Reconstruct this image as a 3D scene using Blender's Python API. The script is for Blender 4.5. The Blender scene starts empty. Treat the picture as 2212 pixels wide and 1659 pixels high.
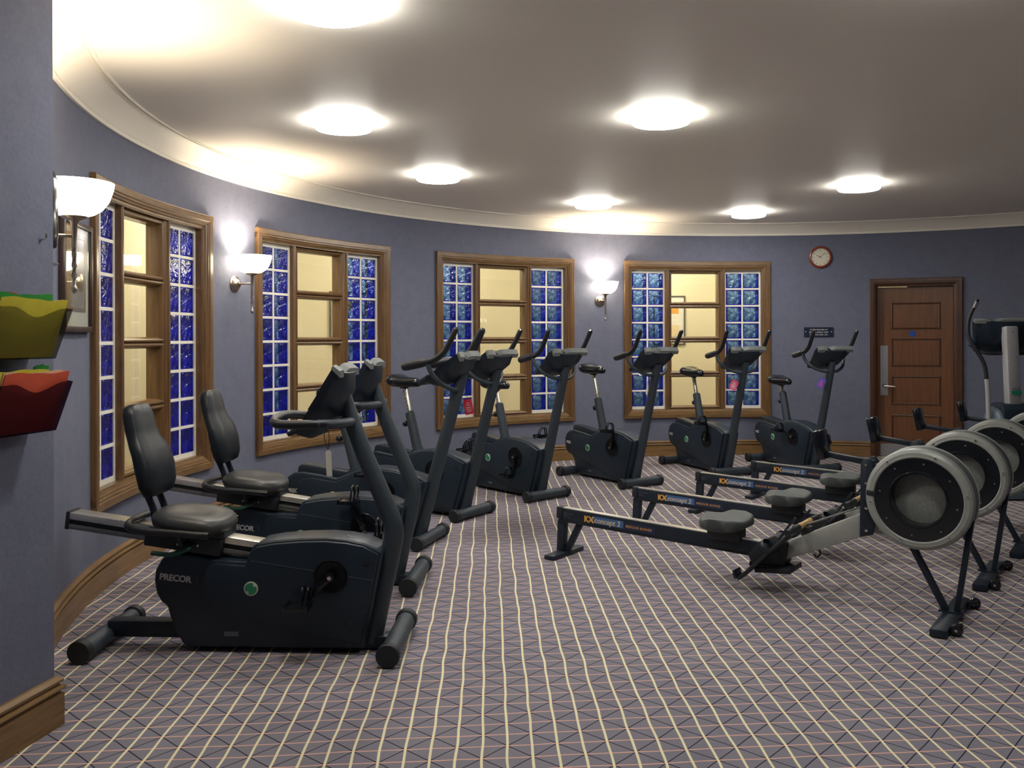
import bpy, bmesh, math, random
from mathutils import Vector, Matrix, Euler
random.seed(7)
R_ = math.radians
scene = bpy.context.scene
COL = scene.collection
sin, cos, pi = math.sin, math.cos, math.pi

# ------------------------------------------------------------------ camera
FPX, CYPX, CAMH = 1910.0, 730.0, 1.40
cd = bpy.data.cameras.new('camera')
cam = bpy.data.objects.new('camera', cd)
COL.objects.link(cam)
cam.location = (0, 0, CAMH)
cam.rotation_euler = (R_(90), R_(0.15), 0)
cd.sensor_width = 36.0
cd.lens = 36.0 * FPX / 2212.0
cd.shift_y = -(829.5 - CYPX) / 2212.0
cd.clip_start = 0.05
scene.camera = cam

# ------------------------------------------------------------------ world, light levels, exposure
w = bpy.data.worlds.new('world')
scene.world = w
w.use_nodes = True
w.node_tree.nodes['Background'].inputs[0].default_value = (0.30, 0.34, 0.5, 1)
w.node_tree.nodes['Background'].inputs[1].default_value = 0.0
vs = scene.view_settings
vs.view_transform = 'Standard'
vs.look = 'None'
vs.gamma = 1.0
vs.use_curve_mapping = False
vs.exposure = 0.85
DRUM_L = 35.0        # radiance of the ceiling drums
BOWL_L = 7.5         # radiance of the sconce bowls
SCONCE_W = 34.0      # bulb inside each sconce
CORR_W = 21.0        # corridor lamps

# ------------------------------------------------------------------ node helpers / materials
class NT:
    def __init__(s, name):
        s.m = bpy.data.materials.new(name)
        s.m.use_nodes = True
        s.t = s.m.node_tree
        s.t.nodes.clear()
        s.out = s.n('ShaderNodeOutputMaterial')
    def n(s, t, **kw):
        o = s.t.nodes.new(t)
        for k, v in kw.items():
            setattr(o, k, v)
        return o
    def l(s, a, b):
        s.t.links.new(a, b)
    def put(s, sock, v):
        if isinstance(v, bpy.types.NodeSocket):
            s.l(v, sock)
        else:
            if hasattr(sock.default_value, '__len__') and hasattr(v, '__len__') and len(sock.default_value) == 4 and len(v) == 3:
                v = (*v, 1)
            sock.default_value = v
    def math(s, op, a, b=0.0, c=0.0):
        o = s.n('ShaderNodeMath', operation=op)
        s.put(o.inputs[0], a); s.put(o.inputs[1], b); s.put(o.inputs[2], c)
        return o.outputs[0]
    def mix(s, f, a, b):
        o = s.n('ShaderNodeMix', data_type='RGBA')
        s.put(o.inputs[0], f); s.put(o.inputs[6], a); s.put(o.inputs[7], b)
        return o.outputs[2]
    def noise(s, scale, detail=3, vec=None, rough=0.5):
        o = s.n('ShaderNodeTexNoise')
        o.inputs['Scale'].default_value = scale
        o.inputs['Detail'].default_value = detail
        o.inputs['Roughness'].default_value = rough
        if vec is not None:
            s.l(vec, o.inputs['Vector'])
        return o.outputs[0]
    def coord(s, kind='Object', scale=(1, 1, 1)):
        c = s.n('ShaderNodeTexCoord')
        m = s.n('ShaderNodeMapping')
        m.inputs['Scale'].default_value = scale
        s.l(c.outputs[kind], m.inputs[0])
        return m.outputs[0]
    def bump(s, h, strength=0.2, dist=0.01):
        o = s.n('ShaderNodeBump')
        o.inputs['Strength'].default_value = strength
        o.inputs['Distance'].default_value = dist
        s.l(h, o.inputs['Height'])
        return o.outputs[0]
    def pbr(s, col, rough=0.5, metal=0.0, normal=None, **kw):
        p = s.n('ShaderNodeBsdfPrincipled')
        s.put(p.inputs['Base Color'], col)
        s.put(p.inputs['Roughness'], rough)
        s.put(p.inputs['Metallic'], metal)
        if normal is not None:
            s.l(normal, p.inputs['Normal'])
        for k, v in kw.items():
            s.put(p.inputs[k.replace('_', ' ')], v)
        return p.outputs[0]
    def done(s, sh):
        s.l(sh, s.out.inputs[0])
        return s.m

def simple(name, col, rough=0.5, metal=0.0, var=0.12, scale=30.0, bump=0.0, bscale=200.0, spec=0.5):
    t = NT(name)
    v = t.coord('Object')
    f = t.noise(scale, 3, v)
    c = t.mix(f, tuple(x * (1 - var) for x in col), tuple(min(1, x * (1 + var)) for x in col))
    r = t.math('MULTIPLY_ADD', f, 0.12, max(0.02, rough - 0.06))
    nrm = t.bump(t.noise(bscale, 2, v), bump, 0.002) if bump else None
    return t.done(t.pbr(c, r, metal, nrm, Specular_IOR_Level=spec))

M = {}
M['black'] = simple('black_paint', (0.010, 0.017, 0.030), 0.42, bump=0.15, bscale=500, spec=0.4)
M['post'] = simple('textured_slate_paint', (0.031, 0.044, 0.060), 0.48, bump=0.25, bscale=600)
M['shell'] = simple('shell_plastic', (0.014, 0.024, 0.040), 0.38, bump=0.12, bscale=700, spec=0.4)
M['panel'] = simple('side_panel_plastic', (0.014, 0.025, 0.042), 0.42, bump=0.12, bscale=700, spec=0.35)
M['rubber'] = simple('rubber', (0.010, 0.013, 0.018), 0.55)
M['recess'] = simple('matt_black_recess', (0.004, 0.005, 0.008), 0.3, spec=0.25)
M['gloss'] = simple('glossy_black', (0.007, 0.009, 0.013), 0.16)
M['foam'] = simple('foam_grip', (0.010, 0.012, 0.017), 0.38, bump=0.2, bscale=900)
M['vinyl'] = simple('black_vinyl', (0.010, 0.014, 0.020), 0.40, bump=0.12, bscale=400, spec=0.32)
M['vinylgrey'] = simple('worn_grey_vinyl', (0.036, 0.038, 0.040), 0.40, bump=0.12, bscale=300)
M['alu'] = simple('brushed_aluminium', (0.68, 0.66, 0.61), 0.30, 0.75)
M['alud'] = simple('dull_aluminium', (0.20, 0.20, 0.20), 0.42, 0.7)
M['chrome'] = simple('chrome', (0.72, 0.70, 0.66), 0.18, 1.0)
M['nickel'] = simple('satin_nickel', (0.46, 0.40, 0.33), 0.3, 1.0)
M['green'] = simple('green_rubber', (0.012, 0.075, 0.055), 0.45)
M['greybeam'] = simple('grey_painted_beam', (0.27, 0.28, 0.27), 0.42)
M['greyrim'] = simple('grey_rim_plastic', (0.17, 0.19, 0.19), 0.45)
M['housinggrey'] = simple('flywheel_grey', (0.27, 0.285, 0.27), 0.40)
M['housingside'] = simple('flywheel_edge_grey', (0.10, 0.115, 0.125), 0.5)
M['seatgrey'] = simple('rower_seat_grey', (0.058, 0.068, 0.070), 0.55)
M['woodhandle'] = simple('pale_wood', (0.55, 0.36, 0.16), 0.5, var=0.3, scale=60)
M['silverplastic'] = simple('pale_grey_plastic', (0.34, 0.34, 0.36), 0.42)
M['bluegrey'] = simple('blue_grey_plastic', (0.10, 0.14, 0.18), 0.45)
M['logowhite'] = simple('silver_print', (0.42, 0.42, 0.42), 0.5)
M['logogreen'] = simple('emblem_green', (0.018, 0.24, 0.13), 0.3)
M['emblemwhite'] = simple('emblem_white', (0.55, 0.62, 0.45), 0.35)
M['printorange'] = simple('orange_print', (0.72, 0.36, 0.08), 0.5)
M['printblue'] = simple('blue_print', (0.05, 0.12, 0.30), 0.5)
M['printdarkblue'] = simple('dark_blue_print', (0.010, 0.022, 0.07), 0.5)
M['printpale'] = simple('pale_print', (0.50, 0.45, 0.36), 0.5)
M['printdim'] = simple('dim_print', (0.10, 0.11, 0.13), 0.5)
M['white'] = simple('white_paint', (0.74, 0.72, 0.66), 0.5)
M['paper'] = simple('paper_white', (0.75, 0.73, 0.68), 0.7)
M['grout'] = simple('white_grout', (0.78, 0.76, 0.70), 0.6, bump=0.3, bscale=120)
M['ceil'] = simple('ceiling_paint', (0.90, 0.86, 0.79), 0.55, var=0.02, scale=2)
M['cornice'] = simple('cornice_paint', (0.88, 0.835, 0.755), 0.5, var=0.02)
M['cream'] = simple('corridor_cream', (0.74, 0.68, 0.52), 0.7, var=0.03)
M['corrfloor'] = simple('corridor_carpet', (0.30, 0.24, 0.18), 0.9)
M['redtag'] = simple('red_card', (0.62, 0.03, 0.07), 0.4)
M['pinktag'] = simple('pink_card', (0.75, 0.10, 0.25), 0.4)
M['bluetag'] = simple('violet_card', (0.10, 0.09, 0.48), 0.4)
M['navy'] = simple('navy_plate', (0.010, 0.018, 0.05), 0.3)
M['clockrim'] = simple('red_brown_wood', (0.24, 0.045, 0.025), 0.3)
M['clockface'] = simple('clock_face', (0.62, 0.60, 0.50), 0.25)
M['steelplate'] = simple('steel_plate', (0.42, 0.43, 0.46), 0.35, 0.8)
M['goldmat'] = simple('gilt_slip', (0.42, 0.30, 0.12), 0.3, 0.7)
M['framedark'] = simple('dark_frame_wood', (0.035, 0.022, 0.022), 0.3)
M['pyellow'] = simple('yellow_folder', (0.72, 0.62, 0.05), 0.6)
M['pgreen'] = simple('green_folder', (0.02, 0.30, 0.05), 0.6)
M['pblue'] = simple('blue_folder', (0.03, 0.08, 0.40), 0.6)
M['pred'] = simple('red_folder', (0.55, 0.04, 0.06), 0.6)
M['porange'] = simple('coral_folder', (0.85, 0.13, 0.06), 0.6)
M['pcream'] = simple('cream_folder', (0.75, 0.62, 0.42), 0.6)
M['postsilver'] = simple('silver_seat_post', (0.62, 0.60, 0.52), 0.28, 0.9)
M['bluesign'] = simple('blue_disc', (0.01, 0.06, 0.35), 0.35)

def mk_wood(name, c1, c2, sc, rough=0.35):
    t = NT(name)
    v = t.coord('Object', sc)
    f = t.noise(1.0, 6, v, 0.65)
    g = t.math('SMOOTH_MIN', t.math('MULTIPLY', t.math('SUBTRACT', f, 0.3), 2.2), 1.0, 0.2)
    c = t.mix(g, c1, c2)
    return t.done(t.pbr(c, rough, 0, t.bump(f, 0.08, 0.004), Coat_Weight=0.25, Coat_Roughness=0.2))
M['oak'] = mk_wood('oak_horizontal', (0.105, 0.056, 0.022), (0.25, 0.145, 0.058), (6, 6, 70))
M['oakv'] = mk_wood('oak_vertical', (0.088, 0.043, 0.017), (0.205, 0.112, 0.044), (50, 50, 3))
M['doorwood'] = mk_wood('door_wood', (0.120, 0.046, 0.019), (0.205, 0.085, 0.036), (40, 40, 2.5))
M['doordark'] = mk_wood('door_moulding_wood', (0.052, 0.020, 0.009), (0.105, 0.042, 0.018), (40, 40, 5))
M['baseoak'] = mk_wood('skirting_oak', (0.15, 0.080, 0.028), (0.29, 0.168, 0.064), (3, 3, 60), 0.4)

def mk_wallpaper():
    t = NT('suede_wallpaper')
    v = t.coord('Object')
    a = t.noise(11, 7, v, 0.78)
    b = t.noise(60, 3, v)
    f = t.math('MULTIPLY_ADD', b, 0.35, t.math('MULTIPLY', a, 0.75))
    c = t.mix(f, (0.088, 0.101, 0.175), (0.196, 0.208, 0.274))
    return t.done(t.pbr(c, 0.75, 0, t.bump(b, 0.25, 0.004), Specular_IOR_Level=0.25))
M['wallpaper'] = mk_wallpaper()

def mk_carpet():
    t = NT('carpet_grid')
    U = 0.0865
    tc = t.n('ShaderNodeTexCoord')
    wv = t.n('ShaderNodeTexNoise'); wv.inputs['Scale'].default_value = 3.2; wv.inputs['Detail'].default_value = 1
    t.l(tc.outputs['Object'], wv.inputs['Vector'])
    va = t.n('ShaderNodeVectorMath', operation='SUBTRACT'); t.l(wv.outputs['Color'], va.inputs[0]); va.inputs[1].default_value = (.5, .5, .5)
    vb = t.n('ShaderNodeVectorMath', operation='SCALE'); t.l(va.outputs[0], vb.inputs[0]); vb.inputs['Scale'].default_value = 0.022
    vc = t.n('ShaderNodeVectorMath', operation='ADD'); t.l(tc.outputs['Object'], vc.inputs[0]); t.l(vb.outputs[0], vc.inputs[1])
    sp = t.n('ShaderNodeSeparateXYZ'); t.l(vc.outputs[0], sp.inputs[0])
    X, Y = sp.outputs[0], sp.outputs[1]
    a, b = R_(1.5), R_(5.0)
    u = t.math('ADD', t.math('DIVIDE', t.math('ADD', t.math('MULTIPLY', X, cos(a)), t.math('MULTIPLY', Y, sin(a))), U), 0.30)
    v = t.math('DIVIDE', t.math('SUBTRACT', t.math('MULTIPLY', Y, cos(b)), t.math('MULTIPLY', X, sin(b))), U)
    def line(x, wd):   # 1 on integer lines
        fr = t.math('FRACT', t.math('ADD', x, 0.5))
        d = t.math('ABSOLUTE', t.math('SUBTRACT', fr, 0.5))
        return t.math('SMOOTHSTEP', d, wd * 1.25, wd * 0.75) if False else t.math('LESS_THAN', d, wd)
    cream = line(u, 0.052)
    pink = line(v, 0.034)
    d1 = line(t.math('MULTIPLY', t.math('ADD', u, v), 0.5), 0.018)
    d2 = line(t.math('MULTIPLY', t.math('SUBTRACT', u, v), 0.5), 0.018)
    dark = t.math('MAXIMUM', d1, d2)
    blot = t.noise(2.2, 4, tc.outputs['Object'], 0.6)
    fib = t.noise(420, 2, tc.outputs['Object'])
    base = t.mix(blot, (0.160, 0.156, 0.200), (0.245, 0.234, 0.275))
    c = t.mix(dark, base, (0.022, 0.022, 0.042))
    c = t.mix(pink, c, (0.70, 0.38, 0.30))
    c = t.mix(cream, c, (0.74, 0.69, 0.47))
    fm = t.math('MULTIPLY_ADD', fib, 0.7, 0.65)
    mu = t.n('ShaderNodeMix', data_type='RGBA', blend_type='MULTIPLY'); mu.inputs[0].default_value = 1.0
    t.l(c, mu.inputs[6]); t.l(fm, mu.inputs[7])
    h = t.math('ADD', fib, t.math('MULTIPLY', cream, 0.6))
    return t.done(t.pbr(mu.outputs[2], 0.95, 0, t.bump(h, 0.35, 0.004), Specular_IOR_Level=0.1))
M['carpet'] = mk_carpet()

def mk_emit(name, col, s):
    t = NT(name)
    e = t.n('ShaderNodeEmission')
    e.inputs[0].default_value = (*col, 1)
    e.inputs[1].default_value = s
    return t.done(e.outputs[0])
M['drum'] = mk_emit('lit_drum_diffuser', (1.0, 0.965, 0.88), DRUM_L)
M['drumband'] = mk_emit('lit_drum_band', (1.0, 0.965, 0.88), DRUM_L * 0.5)
M['bowl'] = mk_emit('lit_sconce_glass', (1.0, 0.86, 0.62), BOWL_L)
M['corrlamp'] = mk_emit('lit_corridor_lamp', (1.0, 0.90, 0.68), 8.0)

def mk_blockglass():
    t = NT('wavy_blue_block_glass')
    v = t.coord('Object', (1, 1, 1))
    n1 = t.noise(17, 2, v, 0.5)
    n2 = t.noise(45, 2, v)
    h = t.math('ADD', n1, t.math('MULTIPLY', n2, 0.3))
    tr = t.n('ShaderNodeBsdfTransparent')
    f = t.math('MULTIPLY', t.math('SUBTRACT', n1, 0.36), 3.2)
    t.l(t.mix(f, (0.10, 0.21, 0.46), (0.50, 0.68, 1.0)), tr.inputs[0])
    gl = t.n('ShaderNodeBsdfGlossy'); gl.inputs['Roughness'].default_value = 0.06
    gl.inputs[0].default_value = (0.9, 0.93, 1, 1)
    t.l(t.bump(h, 0.55, 0.03), gl.inputs['Normal'])
    fr = t.n('ShaderNodeFresnel'); gm = t.n('ShaderNodeNewGeometry')
    t.l(t.math('MULTIPLY_ADD', gm.outputs['Backfacing'], 1 / 1.5 - 1.5, 1.5), fr.inputs[0])
    mx = t.n('ShaderNodeMixShader'); t.l(t.math('ADD', fr.outputs[0], 0.03), mx.inputs[0]); t.l(tr.outputs[0], mx.inputs[1]); t.l(gl.outputs[0], mx.inputs[2])
    return t.done(mx.outputs[0])
M['blockglass'] = mk_blockglass()
t_ = NT('cobalt_block_wall')
v_ = t_.coord('Object')
M['blockblue'] = t_.done(t_.pbr(t_.mix(t_.noise(25, 3, v_), (0.012, 0.010, 0.40), (0.05, 0.055, 0.80)), 0.12, 0, t_.bump(t_.noise(30, 2, v_), 0.4, 0.02)))

def mk_clear(name, tint, spec=1.0):
    t = NT(name)
    tr = t.n('ShaderNodeBsdfTransparent'); tr.inputs[0].default_value = (*tint, 1)
    gl = t.n('ShaderNodeBsdfGlossy'); gl.inputs['Roughness'].default_value = 0.015
    t.l(t.bump(t.noise(3, 2, t.coord('Object')), 0.02, 0.01), gl.inputs['Normal'])
    fr = t.n('ShaderNodeFresnel'); gm = t.n('ShaderNodeNewGeometry')
    t.l(t.math('MULTIPLY_ADD', gm.outputs['Backfacing'], 1 / 1.5 - 1.5, 1.5), fr.inputs[0])
    mx = t.n('ShaderNodeMixShader')
    t.l(t.math('MULTIPLY', fr.outputs[0], spec), mx.inputs[0]); t.l(tr.outputs[0], mx.inputs[1]); t.l(gl.outputs[0], mx.inputs[2])
    return t.done(mx.outputs[0])
M['pane'] = mk_clear('window_glass', (0.95, 0.96, 0.92))

def mk_acrylic(name, tint, body, k):
    t = NT(name)
    tr = t.n('ShaderNodeBsdfTransparent'); tr.inputs[0].default_value = (*tint, 1)
    f = t.noise(40, 4, t.coord('Object'))
    pb = t.n('ShaderNodeBsdfPrincipled'); pb.inputs['Roughness'].default_value = 0.22
    t.l(t.mix(f, tuple(x * .8 for x in body), body), pb.inputs['Base Color'])
    mx = t.n('ShaderNodeMixShader'); mx.inputs[0].default_value = k
    t.l(tr.outputs[0], mx.inputs[1]); t.l(pb.outputs[0], mx.inputs[2])
    return t.done(mx.outputs[0])
M['smoke'] = mk_acrylic('smoked_acrylic', (0.74, 0.74, 0.70), (0.06, 0.06, 0.05), 0.16)
M['smokered'] = mk_acrylic('red_smoked_acrylic', (0.58, 0.42, 0.50), (0.05, 0.025, 0.04), 0.2)

def mk_mesh():
    t = NT('perforated_steel_mesh')
    v = t.coord('Object', (1, 1, 1))
    vo = t.n('ShaderNodeTexVoronoi'); vo.inputs['Scale'].default_value = 330
    t.l(v, vo.inputs['Vector'])
    f = t.math('GREATER_THAN', vo.outputs['Distance'], 0.33)
    c = t.mix(f, (0.02, 0.024, 0.025), (0.26, 0.28, 0.27))
    return t.done(t.pbr(c, 0.5, 0.3))
M['mesh'] = mk_mesh()

def mk_art():
    t = NT('framed_print_art')
    f = t.noise(6, 5, t.coord('Object', (1, 1, 3)), 0.7)
    return t.done(t.pbr(t.mix(f, (0.16, 0.13, 0.10), (0.55, 0.45, 0.32)), 0.12))
M['art'] = mk_art()

# ------------------------------------------------------------------ mesh builder
class MB:
    def __init__(s):
        s.v = []; s.f = []
    def add(s, vs, fs):
        o = len(s.v)
        s.v += [tuple(p) for p in vs]
        s.f += [tuple(i + o for i in f) for f in fs]
        return s
    def box(s, c, d, rot=None):
        x, y, z = (k / 2 for k in d)
        P = [Vector((a * x, b * y, e * z)) for e in (-1, 1) for b in (-1, 1) for a in (-1, 1)]
        if rot is not None:
            mtx = Euler(rot).to_matrix()
            P = [mtx @ p for p in P]
        P = [p + Vector(c) for p in P]
        return s.add(P, [(0, 2, 3, 1), (4, 5, 7, 6), (0, 1, 5, 4), (2, 6, 7, 3), (0, 4, 6, 2), (1, 3, 7, 5)])
    def bar(s, a, b, wy, h, up=(0, 0, 1)):
        """rectangular bar from a to b, wy wide across, h in the third direction"""
        a, b = Vector(a), Vector(b)
        d = (b - a).normalized()
        side = d.cross(Vector(up))
        if side.length < 1e-4: side = d.cross(Vector((0, 1, 0)))
        side.normalize()
        u = side.cross(d).normalized()
        P = []
        for p in (a, b):
            for q in ((-1, -1), (1, -1), (1, 1), (-1, 1)):
                P.append(p + side * q[0] * wy / 2 + u * q[1] * h / 2)
        return s.add(P, [(0, 1, 2, 3), (7, 6, 5, 4), (0, 4, 5, 1), (1, 5, 6, 2), (2, 6, 7, 3), (3, 7, 4, 0)])
    def prism(s, poly, y0, y1):
        """xz polygon extruded along y"""
        n = len(poly)
        P = [(x, y0, z) for x, z in poly] + [(x, y1, z) for x, z in poly]
        F = [tuple(range(n)), tuple(range(2 * n - 1, n - 1, -1))]
        F += [(i, n + i, n + (i + 1) % n, (i + 1) % n) for i in range(n)]
        return s.add(P, F)
    def rings(s, rings, caps=True, closed=False):
        n = len(rings[0])
        P = [p for r in rings for p in r]
        F = []
        m = len(rings)
        for i in range(m if closed else m - 1):
            for j in range(n):
                a, b = i * n + j, i * n + (j + 1) % n
                c, d = ((i + 1) % m) * n + (j + 1) % n, ((i + 1) % m) * n + j
                F.append((a, b, c, d))
        if caps and not closed:
            F.append(tuple(range(n - 1, -1, -1)))
            F.append(tuple((m - 1) * n + j for j in range(n)))
        return s.add(P, F)
    def tube(s, path, r, n=12, caps=True, smooth=0, closed=False, flat=1.0):
        pts = [Vector(p) for p in path]
        rr = list(r) if hasattr(r, '__len__') else [r] * len(pts)
        if smooth:
            q, q2 = [], []
            m = len(pts)
            rng = range(m) if closed else range(m - 1)
            for i in rng:
                if closed:
                    p0, p1, p2, p3 = pts[(i - 1) % m], pts[i], pts[(i + 1) % m], pts[(i + 2) % m]
                else:
                    p0, p1, p2, p3 = pts[max(0, i - 1)], pts[i], pts[i + 1], pts[min(m - 1, i + 2)]
                for k in range(smooth):
                    t = k / smooth
                    q.append(0.5 * ((2 * p1) + (p2 - p0) * t + (2 * p0 - 5 * p1 + 4 * p2 - p3) * t * t + (3 * p1 - p0 - 3 * p2 + p3) * t ** 3))
                    q2.append(rr[i] * (1 - t) + rr[(i + 1) % m] * t)
            if not closed:
                q.append(pts[-1]); q2.append(rr[-1])
            pts, rr = q, q2
        m = len(pts)
        T = []
        for i in range(m):
            a = pts[(i - 1) % m] if (closed or i) else pts[0]
            b = pts[(i + 1) % m] if (closed or i < m - 1) else pts[-1]
            T.append((b - a).normalized())
        up = Vector((0, 0, 1)) if abs(T[0].z) < 0.9 else Vector((1, 0, 0))
        nrm = (up - T[0] * up.dot(T[0])).normalized()
        rings = []
        for i in range(m):
            nrm = (nrm - T[i] * nrm.dot(T[i])).normalized()
            bi = T[i].cross(nrm)
            rings.append([pts[i] + (nrm * cos(2 * pi * j / n) + bi * sin(2 * pi * j / n) * flat) * rr[i] for j in range(n)])
        return s.rings(rings, caps, closed)
    def lathe(s, prof, origin=(0, 0, 0), axis='Z', n=24):
        """prof: (radius, height) list"""
        o = Vector(origin)
        rings = []
        for r, h in prof:
            ring = []
            for j in range(n):
                a = 2 * pi * j / n
                if axis == 'Z': p = Vector((r * cos(a), r * sin(a), h))
                elif axis == 'Y': p = Vector((r * sin(a), h, r * cos(a)))
                else: p = Vector((h, r * cos(a), r * sin(a)))
                ring.append(o + p)
            rings.append(ring)
        return s.rings(rings, True)
    def cyl(s, a, b, r, n=16, r2=None):
        return s.tube([a, b], [r, r if r2 is None else r2], n)
    def sup(s, c, rad, e1=0.5, e2=0.5, nu=20, nv=12, rot=None):
        """superellipsoid"""
        def sg(x, e): return math.copysign(abs(x) ** e, x)
        rings = []
        mtx = Euler(rot).to_matrix() if rot is not None else Matrix.Identity(3)
        for i in range(1, nv):
            ph = -pi / 2 + pi * i / nv
            rings.append([Vector(c) + mtx @ Vector((rad[0] * sg(cos(ph), e1) * sg(cos(2 * pi * j / nu), e2), rad[1] * sg(cos(ph), e1) * sg(sin(2 * pi * j / nu), e2), rad[2] * sg(sin(ph), e1))) for j in range(nu)])
        return s.rings(rings, True)
    def mesh(s, name, mat, ang=35, bevel=0.0, seg=2):
        me = bpy.data.meshes.new(name)
        me.from_pydata([tuple(p) for p in s.v], [], s.f)
        bm = bmesh.new(); bm.from_mesh(me)
        bmesh.ops.recalc_face_normals(bm, faces=bm.faces)
        if bevel:
            ed = [e for e in bm.edges if len(e.link_faces) == 2 and e.calc_face_angle(0) > R_(28)]
            bmesh.ops.bevel(bm, geom=ed, offset=bevel, segments=seg, profile=0.5, affect='EDGES', clamp_overlap=True)
        bm.to_mesh(me); bm.free()
        me.polygons.foreach_set('use_smooth', [True] * len(me.polygons))
        me.set_sharp_from_angle(angle=R_(ang))
        for m_ in (mat if isinstance(mat, (list, tuple)) else [mat]):
            me.materials.append(M[m_])
        me.update()
        return me
    def build(s, name, mat, parent=None, **kw):
        return link(name, s.mesh(name, mat, **kw), parent)

def link(name, me, parent=None):
    o = bpy.data.objects.new(name, me)
    COL.objects.link(o)
    if parent is not None:
        o.parent = parent
    return o
def empty(name, loc=(0, 0, 0), rz=0.0):
    o = bpy.data.objects.new(name, None)
    COL.objects.link(o)
    o.location = loc
    o.rotation_euler = (0, 0, rz)
    o.empty_display_size = 0.1
    return o
def tag(o, label, cat, group=None):
    o['label'] = label
    o['category'] = cat
    if group: o['group'] = group
    return o
def struct(o, label=None, cat=None):
    o['kind'] = 'structure'
    if label: o['label'] = label
    if cat: o['category'] = cat
    return o
def kids(o):
    return [c for c in bpy.data.objects if c.parent == o]
def copy_tree(o, parent=None):
    c = o.copy()
    COL.objects.link(c)
    c.parent = parent
    for ch in kids(o):
        copy_tree(ch, c)
    return c
def text_mesh(body, size, mat, extrude=0.0008, align='LEFT', shear=0.0, spacing=1.0, bold=0.0):
    cu = bpy.data.curves.new('lettering', 'FONT')
    cu.body = body; cu.size = size; cu.extrude = extrude; cu.align_x = align; cu.shear = shear
    cu.space_character = spacing; cu.offset = bold; cu.resolution_u = 3
    ob = bpy.data.objects.new('lettering', cu)
    COL.objects.link(ob)
    dg = bpy.context.evaluated_depsgraph_get()
    me = bpy.data.meshes.new_from_object(ob.evaluated_get(dg))
    bpy.data.objects.remove(ob)
    me.materials.clear(); me.materials.append(M[mat])
    return me
def place_text(me, parent, origin, xdir, ydir, name='lettering'):
    o = link(name, me, parent)
    x = Vector(xdir).normalized(); y = Vector(ydir); y = (y - x * y.dot(x)).normalized(); z = x.cross(y)
    mt = Matrix((x, y, z)).transposed().to_4x4()
    mt.translation = Vector(origin)
    o.matrix_local = mt
    return o

# ------------------------------------------------------------------ the round room
XC, YC, RR = 2.683, 5.538, 5.02
HC = 2.740                  # ceiling
HCOR = 2.612                # cornice foot
WT = 0.22                   # wall thickness
def cp(a, d, z):
    """angle (degrees from +Y clockwise), inward offset from the wall face, height"""
    r = RR - d
    return Vector((XC + r * sin(R_(a)), YC + r * cos(R_(a)), z))
def csweep(mb, prof, a0, a1, n):
    """closed (d,z) profile swept along the wall"""
    return mb.rings([[cp(a0 + (a1 - a0) * i / n, d, z) for d, z in prof] for i in range(n + 1)])
DEG = 180 / pi / RR         # degrees per metre of wall
def cbox(mb, ac, s0, s1, d0, d1, z0, z1):
    n = max(1, int(abs(s1 - s0) / 0.09))
    return csweep(mb, [(d0, z0), (d1, z0), (d1, z1), (d0, z1)], ac + s0 * DEG, ac + s1 * DEG, n)
def cvert(mb, ac, prof, z0, z1):
    """closed (s,d) profile standing from z0 to z1"""
    return mb.rings([[cp(ac + s * DEG, d, z) for s, d in prof] for z in (z0, z1)])

WIN = [(-98.75, -78.5), (-71.4, -50.9), (-43.8, -23.2), (-15.9, 4.55)]
WZ0, WZ1 = 0.447, 2.303
DOOR = (17.35, 28.45)
DZ1 = 2.075
A0, A1 = -118.6, 190.0

# floor and ceiling
FC = [(-6, -3), (10, -3), (10, 14), (-6, 14)]
mb = MB().add([(x, y, 0) for x, y in FC] + [(x, y, -0.1) for x, y in FC], [(0, 1, 2, 3), (7, 6, 5, 4)] + [(i, i + 4, (i + 1) % 4 + 4, (i + 1) % 4) for i in range(4)])
struct(mb.build('floor', 'carpet'))
mb = MB().add([(x, y, HC) for x, y in FC] + [(x, y, HC + 0.1) for x, y in FC], [(3, 2, 1, 0), (4, 5, 6, 7)] + [(i, (i + 1) % 4, (i + 1) % 4 + 4, i + 4) for i in range(4)])
struct(mb.build('ceiling', 'ceil'))

# curved wall with window and door openings
def breaks():
    br = set()
    a = A0
    while a < A1:
        br.add(round(a, 3)); a += 1.5
    br.add(A1)
    holes = []
    for a0, a1 in WIN:
        holes.append((a0 + 0.05 * DEG, a1 - 0.05 * DEG, WZ0 + 0.05, WZ1 - 0.05))
    holes.append((DOOR[0] + 0.05 * DEG, DOOR[1] - 0.05 * DEG, 0.0, DZ1 - 0.05))
    for h in holes:
        br = {b for b in br if not (abs(b - h[0]) < 0.4 or abs(b - h[1]) < 0.4)}
        br.add(h[0]); br.add(h[1])
    return sorted(br), holes
AB, HOLES = breaks()
ZB = sorted({0.0, HC} | {h[2] for h in HOLES} | {h[3] for h in HOLES})
def wall_skin(d):
    mb = MB()
    for i in range(len(AB) - 1):
        for k in range(len(ZB) - 1):
            am, zm = (AB[i] + AB[i + 1]) / 2, (ZB[k] + ZB[k + 1]) / 2
            if any(h[0] < am < h[1] and h[2] < zm < h[3] for h in HOLES): continue
            mb.add([cp(AB[i], d, ZB[k]), cp(AB[i + 1], d, ZB[k]), cp(AB[i + 1], d, ZB[k + 1]), cp(AB[i], d, ZB[k + 1])], [(0, 1, 2, 3)])
    return mb
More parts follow.
